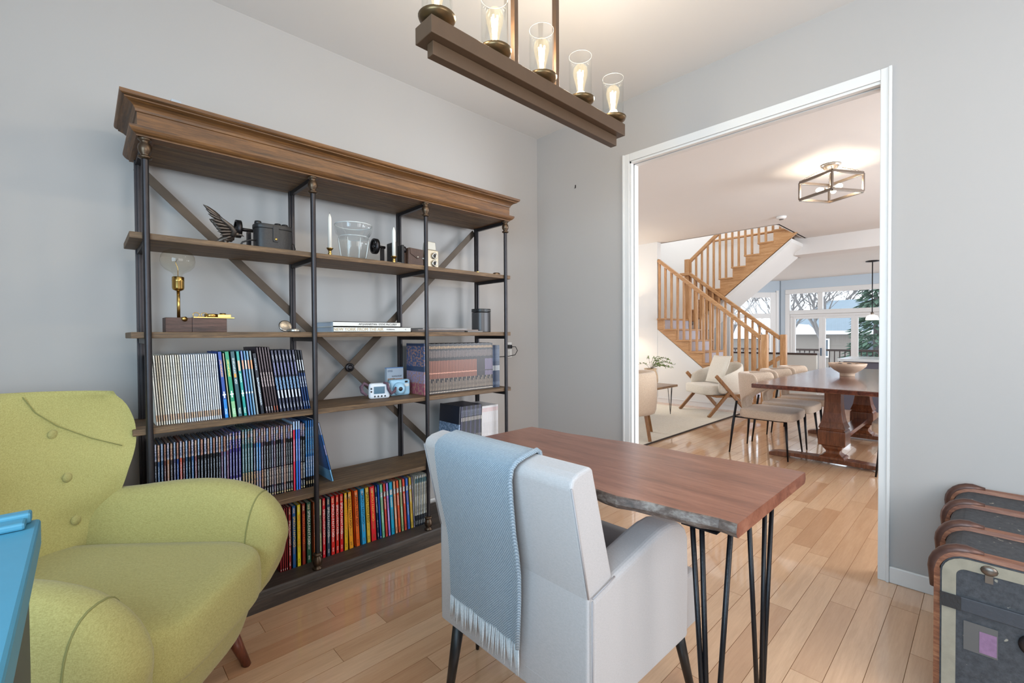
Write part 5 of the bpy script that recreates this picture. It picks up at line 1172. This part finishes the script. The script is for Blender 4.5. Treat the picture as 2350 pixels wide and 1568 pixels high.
def dining_chair():
    t = thing('dining_chair', '', 'chair', (0, 0, 0), 0, 'taupe chairs at the trestle table')
    slab(MB(), .02, 0, .350, .430, .235, .235, .30, .5).build('seat', M_DCH, t)
    rows = []
    prof = [(.36, 26, -.235), (.42, 27, -.240), (.48, 30, -.250), (.525, 40, -.256), (.56, 62, -.262), (.60, 82, -.268), (.66, 90, -.272), (.72, 90, -.276), (.755, 86, -.278), (.772, 76, -.276)]
    for (z, an, xb) in prof:
        loop = []; N = 14; r = .245; th_ = .052 if z < .77 else .028
        for j in range(N+1):
            a = math.radians(-an+2*an*j/N); e_ = math.sqrt(max(0.05, 1-abs(2*j/N-1)**8))
            loop.append((xb+r-(r+.0)*math.cos(a)+.0, (r+.0)*math.sin(a)*1.0, z))
        for j in range(N, -1, -1):
            a = math.radians(-an+2*an*j/N); e_ = math.sqrt(max(0.15, 1-abs(2*j/N-1)**6))
            loop.append((xb+r-(r-th_*e_)*math.cos(a), (r-th_*e_)*math.sin(a), z))
        rows.append(list(reversed(loop)))
    MB().grid(rows, 0, True, False, True, True).build('backrest', M_DCH, t, sub=1)
    for s_ in (-1, 1):
        MB().tube([(-.235, s_*.190, .50), (-.262, s_*.215, .26), (-.285, s_*.235, 0)], [.0105, .0125, .0065], 10).build('leg', M_BLACK, t)
        MB().tube([(.185, s_*.185, .352), (.215, s_*.225, 0)], [.013, .0065], 10).build('leg', M_BLACK, t)
        MB().tube([(-.255, s_*.205, .345), (.185, s_*.185, .345)], .007, 8).build('side_rail', M_BLACK, t)
    return t
dc = dining_chair()
dc.location = (2.09, -1.085, 0); dc.rotation_euler = (0, 0, -PI/2); dc['label'] = 'taupe dining chair nearest the doorway on the stair side'
dup(dc, (2.70, -1.085, 0), -PI/2, 'middle taupe dining chair on the stair side of the table')
dup(dc, (3.32, -1.085, 0), -PI/2, 'farthest taupe dining chair on the stair side of the table')
dup(dc, (2.10, -2.13, 0), PI/2, 'taupe dining chair cut off by the right doorway edge')
dup(dc, (3.05, -2.13, 0), PI/2, 'taupe dining chair across the table beside the far trestle')

# ------------------------------------------------------------------ ceiling fixtures beyond the door
NIC = plain('antique_nickel', S('#7c7066'), .3, .85, .1, 20)
fx = thing('semi_flush_light', 'square open cage ceiling light with three bulbs in the dining area', 'ceiling light', (2.33, -1.515, FZ), math.radians(-31))
MB().lathe([(.075, -.002), (.080, -.012), (.060, -.024), (.050, -.040), (.020, -.044)], 28).build('canopy', plain('brushed_nickel', S('#b0a8a0'), .25, .9), fx)
MB().tube([(0, 0, -.04), (0, 0, -.225)], .006, 8).build('stem', NIC, fx)
hw, zt, zb = .17, -.125, -.285
fm = MB()
for z in (zt, zb):
    for s_ in (-1, 1): fm.box(-hw, hw, s_*hw-.008, s_*hw+.008, z-.012, z+.012).box(s_*hw-.008, s_*hw+.008, -hw, hw, z-.012, z+.012)
for a in (-1, 1):
    for b in (-1, 1): fm.box(a*hw-.008, a*hw+.008, b*hw-.008, b*hw+.008, zb, zt)
fm.build('cage', NIC, fx, bevel=.001)
fm = MB().box(-.02, .02, -.02, .02, -.235, -.205); fm.build('hub', NIC, fx)
bulb_on = emit('lit_bulb', (1.0, .86, .62, 1), 9)
for k in range(3):
    a = k*2*PI/3+.5; d = Vector((math.cos(a), math.sin(a), -.05))
    MB().tube([tuple(d*.02+Vector((0, 0, -.22))), tuple(d*.055+Vector((0, 0, -.22)))], .012, 10).build('socket', plain('socket_grey', S('#8c8078')), fx)
    MB().tube([tuple(d*q+Vector((0, 0, -.22))) for q in (.055, .07, .09, .108, .118)], [.012, .020, .024, .018, .004], 12).build('bulb', bulb_on, fx)
for a in (-1, 1):
    for b in (-1, 1):
        cm_ = MB(); p, q = Vector((a*.05, b*.05, -.035)), Vector((a*hw, b*hw, zt+.012))
        for k in range(9):
            c_ = p.lerp(q, (k+.5)/9); tn = (q-p).normalized(); sd = tn.cross(Vector((0, 0, 1))).normalized() if k % 2 else tn.cross(tn.cross(Vector((0, 0, 1)))).normalized()
            cm_.tube([tuple(c_+tn*.013*math.cos(u*PI/4)+sd*.006*math.sin(u*PI/4)) for u in range(8)], .0013, 5, closed=True)
        cm_.build('chain', NIC, fx)
pl = bpy.data.lights.new('fixture_light', 'POINT'); pl.energy = 16; pl.color = (1, .85, .64); pl.shadow_soft_size = .04
po = bpy.data.objects.new('fixture_light', pl); COL.objects.link(po); po.parent = fx; po.location = (0, 0, -.20)
sd = thing('smoke_detector', 'round white smoke detector on the ceiling before the stairs', 'smoke detector', (4.06, -.623, FZ))
MB().lathe([(.060, 0), (.060, -.018), (.045, -.032), (.030, -.036)], 24).build('housing', M_TRIM, sd); MB().lathe([(.028, -.036), (.026, -.044), (.004, -.045)], 18).build('sensor', plain('sensor_dark', S('#6a6460'), .4), sd)
pd = thing('pendant_light', 'small white glass pendant on a black stem over the kitchen island', 'pendant lamp', (7.62, -1.085, 2.438))
MB().lathe([(.10, 0), (.10, -.012), (.02, -.022)], 24).build('canopy', M_BLACK, pd); MB().tube([(0, 0, -.02), (0, 0, -.93)], .008, 8).build('stem', M_BLACK, pd)
MB().lathe([(.022, -.92), (.026, -.96), (.02, -.965)], 14).build('cap', NIC, pd)
MB().lathe([(.022, -.96), (.075, -.985), (.092, -1.02), (.098, -1.06), (.094, -1.06), (.086, -1.02)], 28, 0, None, True, False).build('shade', emit('lit_shade', (1, .93, .82, 1), 1.3), pd)

# ------------------------------------------------------------------ kitchen
hf = thing('half_wall', 'low pale half wall with a dark cap behind the stairs', 'half wall', (6.62, .25, -.30))
MB().box(-.05, .05, -.715, .75, 0, 1.065).build('panel', wallpaint('greige_panel', S('#c8c4bc')), hf); MB().box(-.07, .07, -.735, .75, 1.0655, 1.095).build('cap', plain('dark_cap', S('#3a2a26'), .35), hf, bevel=.004)
ls = thing('lower_stair_rail', 'oak handrail of the stairs going down behind the newel', 'handrail', (5.56, -.1, 0))
MB().bar((0, -.10, .76), (0, .42, .40), .06, .055, 0, (1, 0, 0)).build('rail', M_OAKS, ls)
for k in range(4): MB().box(-.015, .015, -.04+k*.13, -.01+k*.13, 0, .69-k*.09).build('baluster', M_OAKV, ls)
isl = thing('kitchen_island', 'kitchen island with white stone top and grey base', 'island', (7.35, -1.75, -.30))
MB().box(-.50, .50, -.95, .95, 0, .96).build('cabinet_body', plain('island_grey', S('#5c5a66'), .5), isl, bevel=.003)
MB().box(-.57, .57, -1.0, 1.02, .961, 1.005).build('stone_top', plain('white_quartz', S('#d4d8da'), .2, 0, .04, 20), isl, bevel=.004)

# ------------------------------------------------------------------ outside: deck, neighbour, winter trees
sn = MB().box(9.95, 80, -45, 50, -1.6, -1.5).build('ground', plain('snow', S('#e6ebf0'), .8, 0, .03, 2)); struct(sn, 'snow covered ground')
dk = struct(MB().box(9.95, 12.6, -4.5, 4.5, -.46, -.36).build('deck', plain('snowy_deck', S('#dfe6ec'), .8)), 'snowy deck outside the patio doors')
rl = thing('deck_railing', 'dark railing with thin balusters along the snowy deck', 'railing', (12.5, 0, -.36)); M_RAIL = plain('dark_brown_rail', S('#3a2e2a'), .6)
MB().box(-.05, .05, -4.4, 4.4, 1.0, 1.055).build('top_rail', M_RAIL, rl); MB().box(-.02, .02, -4.4, 4.4, .08, .12).build('bottom_rail', M_RAIL, rl)
for k in range(74):
    y = -4.38+k*.12
    MB().box(-.012, .012, y-.012, y+.012, .121, .9995).build('baluster', M_RAIL, rl)
bk_ = NT('brown_brick'); v = bk_.coords('Object', (1, 1, 1)); 
br = bk_.n('ShaderNodeTexBrick'); mp = bk_.n('ShaderNodeMapping'); cc = bk_.n('ShaderNodeTexCoord'); bk_.l(cc.outputs['Object'], mp.inputs[0]); mp.inputs['Rotation'].default_value = (PI/2, 0, PI/2)
bk_.l(mp.outputs[0], br.inputs['Vector']); br.inputs['Scale'].default_value = 2.2; br.inputs['Color1'].default_value = S('#6c5448'); br.inputs['Color2'].default_value = S('#786054'); br.inputs['Mortar'].default_value = S('#7c746c')
bk_.l(br.outputs[0], bk_.b.inputs['Base Color']); bk_.set(Roughness=.9)
hs = thing('neighbour_house', 'brick neighbour house with snow edged grey roof behind the deck', 'house', (26, 3.2, -1.5))
MB().box(0, 8, -3.0, 2.3, 0, 2.62).build('wall', bk_.m, hs)
M_ROOF = plain('grey_shingle', S('#6c7a84'), .8, 0, .1, 3); M_SNOW = plain('snow', S('#e6ebf0'))
MB().add([(-.4, -3.3, 2.60), (-.4, 2.6, 2.60), (4, 1.1, 4.6), (4, -1.2, 4.6), (8.4, -3.3, 2.6), (8.4, 2.6, 2.6)], [(0, 3, 2, 1), (0, 4, 3), (1, 2, 5), (4, 5, 2, 3), (0, 1, 5, 4)], 0).build('roof', M_ROOF, hs)
MB().box(-.45, -.25, -3.35, 2.65, 2.58, 2.76).build('snow_eave', M_SNOW, hs)
MB().add([(-.42, .5, 2.7), (-.42, 2.6, 2.7), (.5, 1.6, 3.15), (-.42, 1.6, 3.1), (-.42, .9, 3.1)], [(0, 4, 3, 1), (1, 3, 2), (0, 2, 4), (4, 2, 3), (0, 1, 2)], 0).build('snow_drift', M_SNOW, hs)
wdw = MB().box(-.06, 0, .05, .42, 1.35, 2.35).build('window', M_TRIM, hs); MB().box(-.07, -.061, .12, .35, 1.42, 2.28).build('pane', plain('dark_pane', S('#4a545c'), .2), wdw)
wdw = MB().box(-.06, 0, -1.9, -1.3, 1.35, 2.35).build('window', M_TRIM, hs); MB().box(-.07, -.061, -1.83, -1.37, 1.42, 2.28).build('pane', plain('dark_pane', S('#4a545c')), wdw)
h2 = thing('far_garage', 'low snowy roofed garage left of the brick house', 'house', (30, 8.6, -1.5))
MB().box(0, 6, -2.6, 2.6, 0, 2.3).build('wall', bk_.m, h2); MB().prism([(-2.9, 2.3), (2.9, 2.3), (0, 3.7)], -.3, 6.3, 'x').build('roof', M_SNOW, h2)
M_BARKT = plain('winter_bark', S('#6c6866'), .9, 0, .2, 8); M_FIR = plain('fir_green', S('#445c4c'), .8, 0, .35, 3)
def bare_tree(x, y, h, seed, label, lean=0.0):
    t = thing('bare_tree', label, 'tree', (x, y, -1.5), 0, 'bare winter trees'); rt = random.Random(seed); tk, bh = MB(), MB()
    def grow(p, d, ln, r, dep):
        q = p+d*ln; mid = p+d*ln*.5+Vector((rt.uniform(-1, 1), rt.uniform(-1, 1), 0))*ln*.06
        (tk if dep < 2 else bh).tube([p, mid, q], [r, r*.85, r*.68], 6 if dep < 2 else 4, cap=False)
        if dep >= 6 or r < .006: return
        for _ in range(2 if dep else 3):
            nd = (d+Vector((rt.uniform(-.8, .8), rt.uniform(-.8, .8), rt.uniform(-.05, .5)))).normalized()
            grow(q, nd, ln*rt.uniform(.62, .86), r*.62, dep+1)
        if dep > 0: grow(mid, (d+Vector((rt.uniform(-1, 1), rt.uniform(-1, 1), rt.uniform(0, .4)))).normalized(), ln*.6, r*.42, dep+1)
    grow(Vector((0, 0, 0)), Vector((lean, lean*.4, 1)).normalized(), h*.34, h*.016, 0)
    tk.build('trunk', M_BARKT, t); o = bh.build('branches', M_BARKT, t); o['kind'] = 'stuff'
bare_tree(21, 6.5, 6.5, 1, 'bare tree seen through the window beside the staircase', .1)
bare_tree(22.5, 4.6, 6.0, 2, 'bare tree behind the left patio transom', -.05)
bare_tree(20, 2.3, 7.0, 3, 'large bare tree behind the wide patio transom', .12)
bare_tree(34, 5.0, 8.5, 4, 'far bare tree above the grey roof', 0)
bare_tree(36, 1.5, 8.5, 6, 'far bare tree right of the grey roof', .05)
bare_tree(24, 9.5, 7.5, 8, 'bare tree at the left of the angled window', .05)
bare_tree(38, 9.0, 9.0, 12, 'far bare tree behind the garage', .05)
for k, (x, y, h) in enumerate(((40, 3.0, 8.0), (41, 6.5, 8.5), (43, 11.0, 9.0), (33, 12.5, 8.0), (45, 0.0, 9.0), (29, 7.2, 6.0), (44, 16.0, 9.5))):
    bare_tree(x, y, h, 20+k, 'bare tree in the wood behind the houses, %s from the front' % nth(k), 0)
def fir(x, y, h, r, seed, label):
    t = thing('fir_tree', label, 'tree', (x, y, -1.5)); rt = random.Random(seed)
    MB().tube([(0, 0, 0), (0, 0, h*.95)], [.12, .02], 8).build('trunk', M_BARKT, t); m = MB()
    for k in range(1500):
        z = h*(.06+.94*rt.random()**1.2); a = rt.uniform(0, 2*PI); rr_ = r*(1-z/h)**.8*rt.uniform(.35, 1.05)+.03
        p = Vector((math.cos(a)*rr_, math.sin(a)*rr_, z)); d = Vector((math.cos(a), math.sin(a), -.45+rt.uniform(-.2, .3))).normalized(); s_ = rt.uniform(.10, .24)
        e1 = d.cross(Vector((0, 0, 1))).normalized()*s_*.35
        m.add([tuple(p-d*s_), tuple(p+e1), tuple(p+d*s_), tuple(p-e1), tuple(p+Vector((0, 0, -.05)))], [(0, 1, 4), (1, 2, 4), (2, 3, 4), (3, 0, 4), (0, 3, 2, 1)], 0)
    o = m.build('foliage', M_FIR, t); o['kind'] = 'stuff'
fir(17.2, .15, 5.6, 1.15, 3, 'green fir tree at the right of the patio doors')
fir(19.5, -1.6, 6.5, 1.6, 5, 'green fir tree farther right behind the deck')

# lettering as real meshes
bpy.context.view_layer.update(); dg = bpy.context.evaluated_depsgraph_get()
for o in [o for o in sc.objects if o.type == 'FONT']:
    me = bpy.data.meshes.new_from_object(o.evaluated_get(dg)); n_ = o.name
    q = bpy.data.objects.new('tmp', me); COL.objects.link(q); q.parent = o.parent
    q.location = o.location; q.rotation_euler = o.rotation_euler; q.scale = o.scale
    bpy.data.objects.remove(o); q.name = n_; me.name = n_
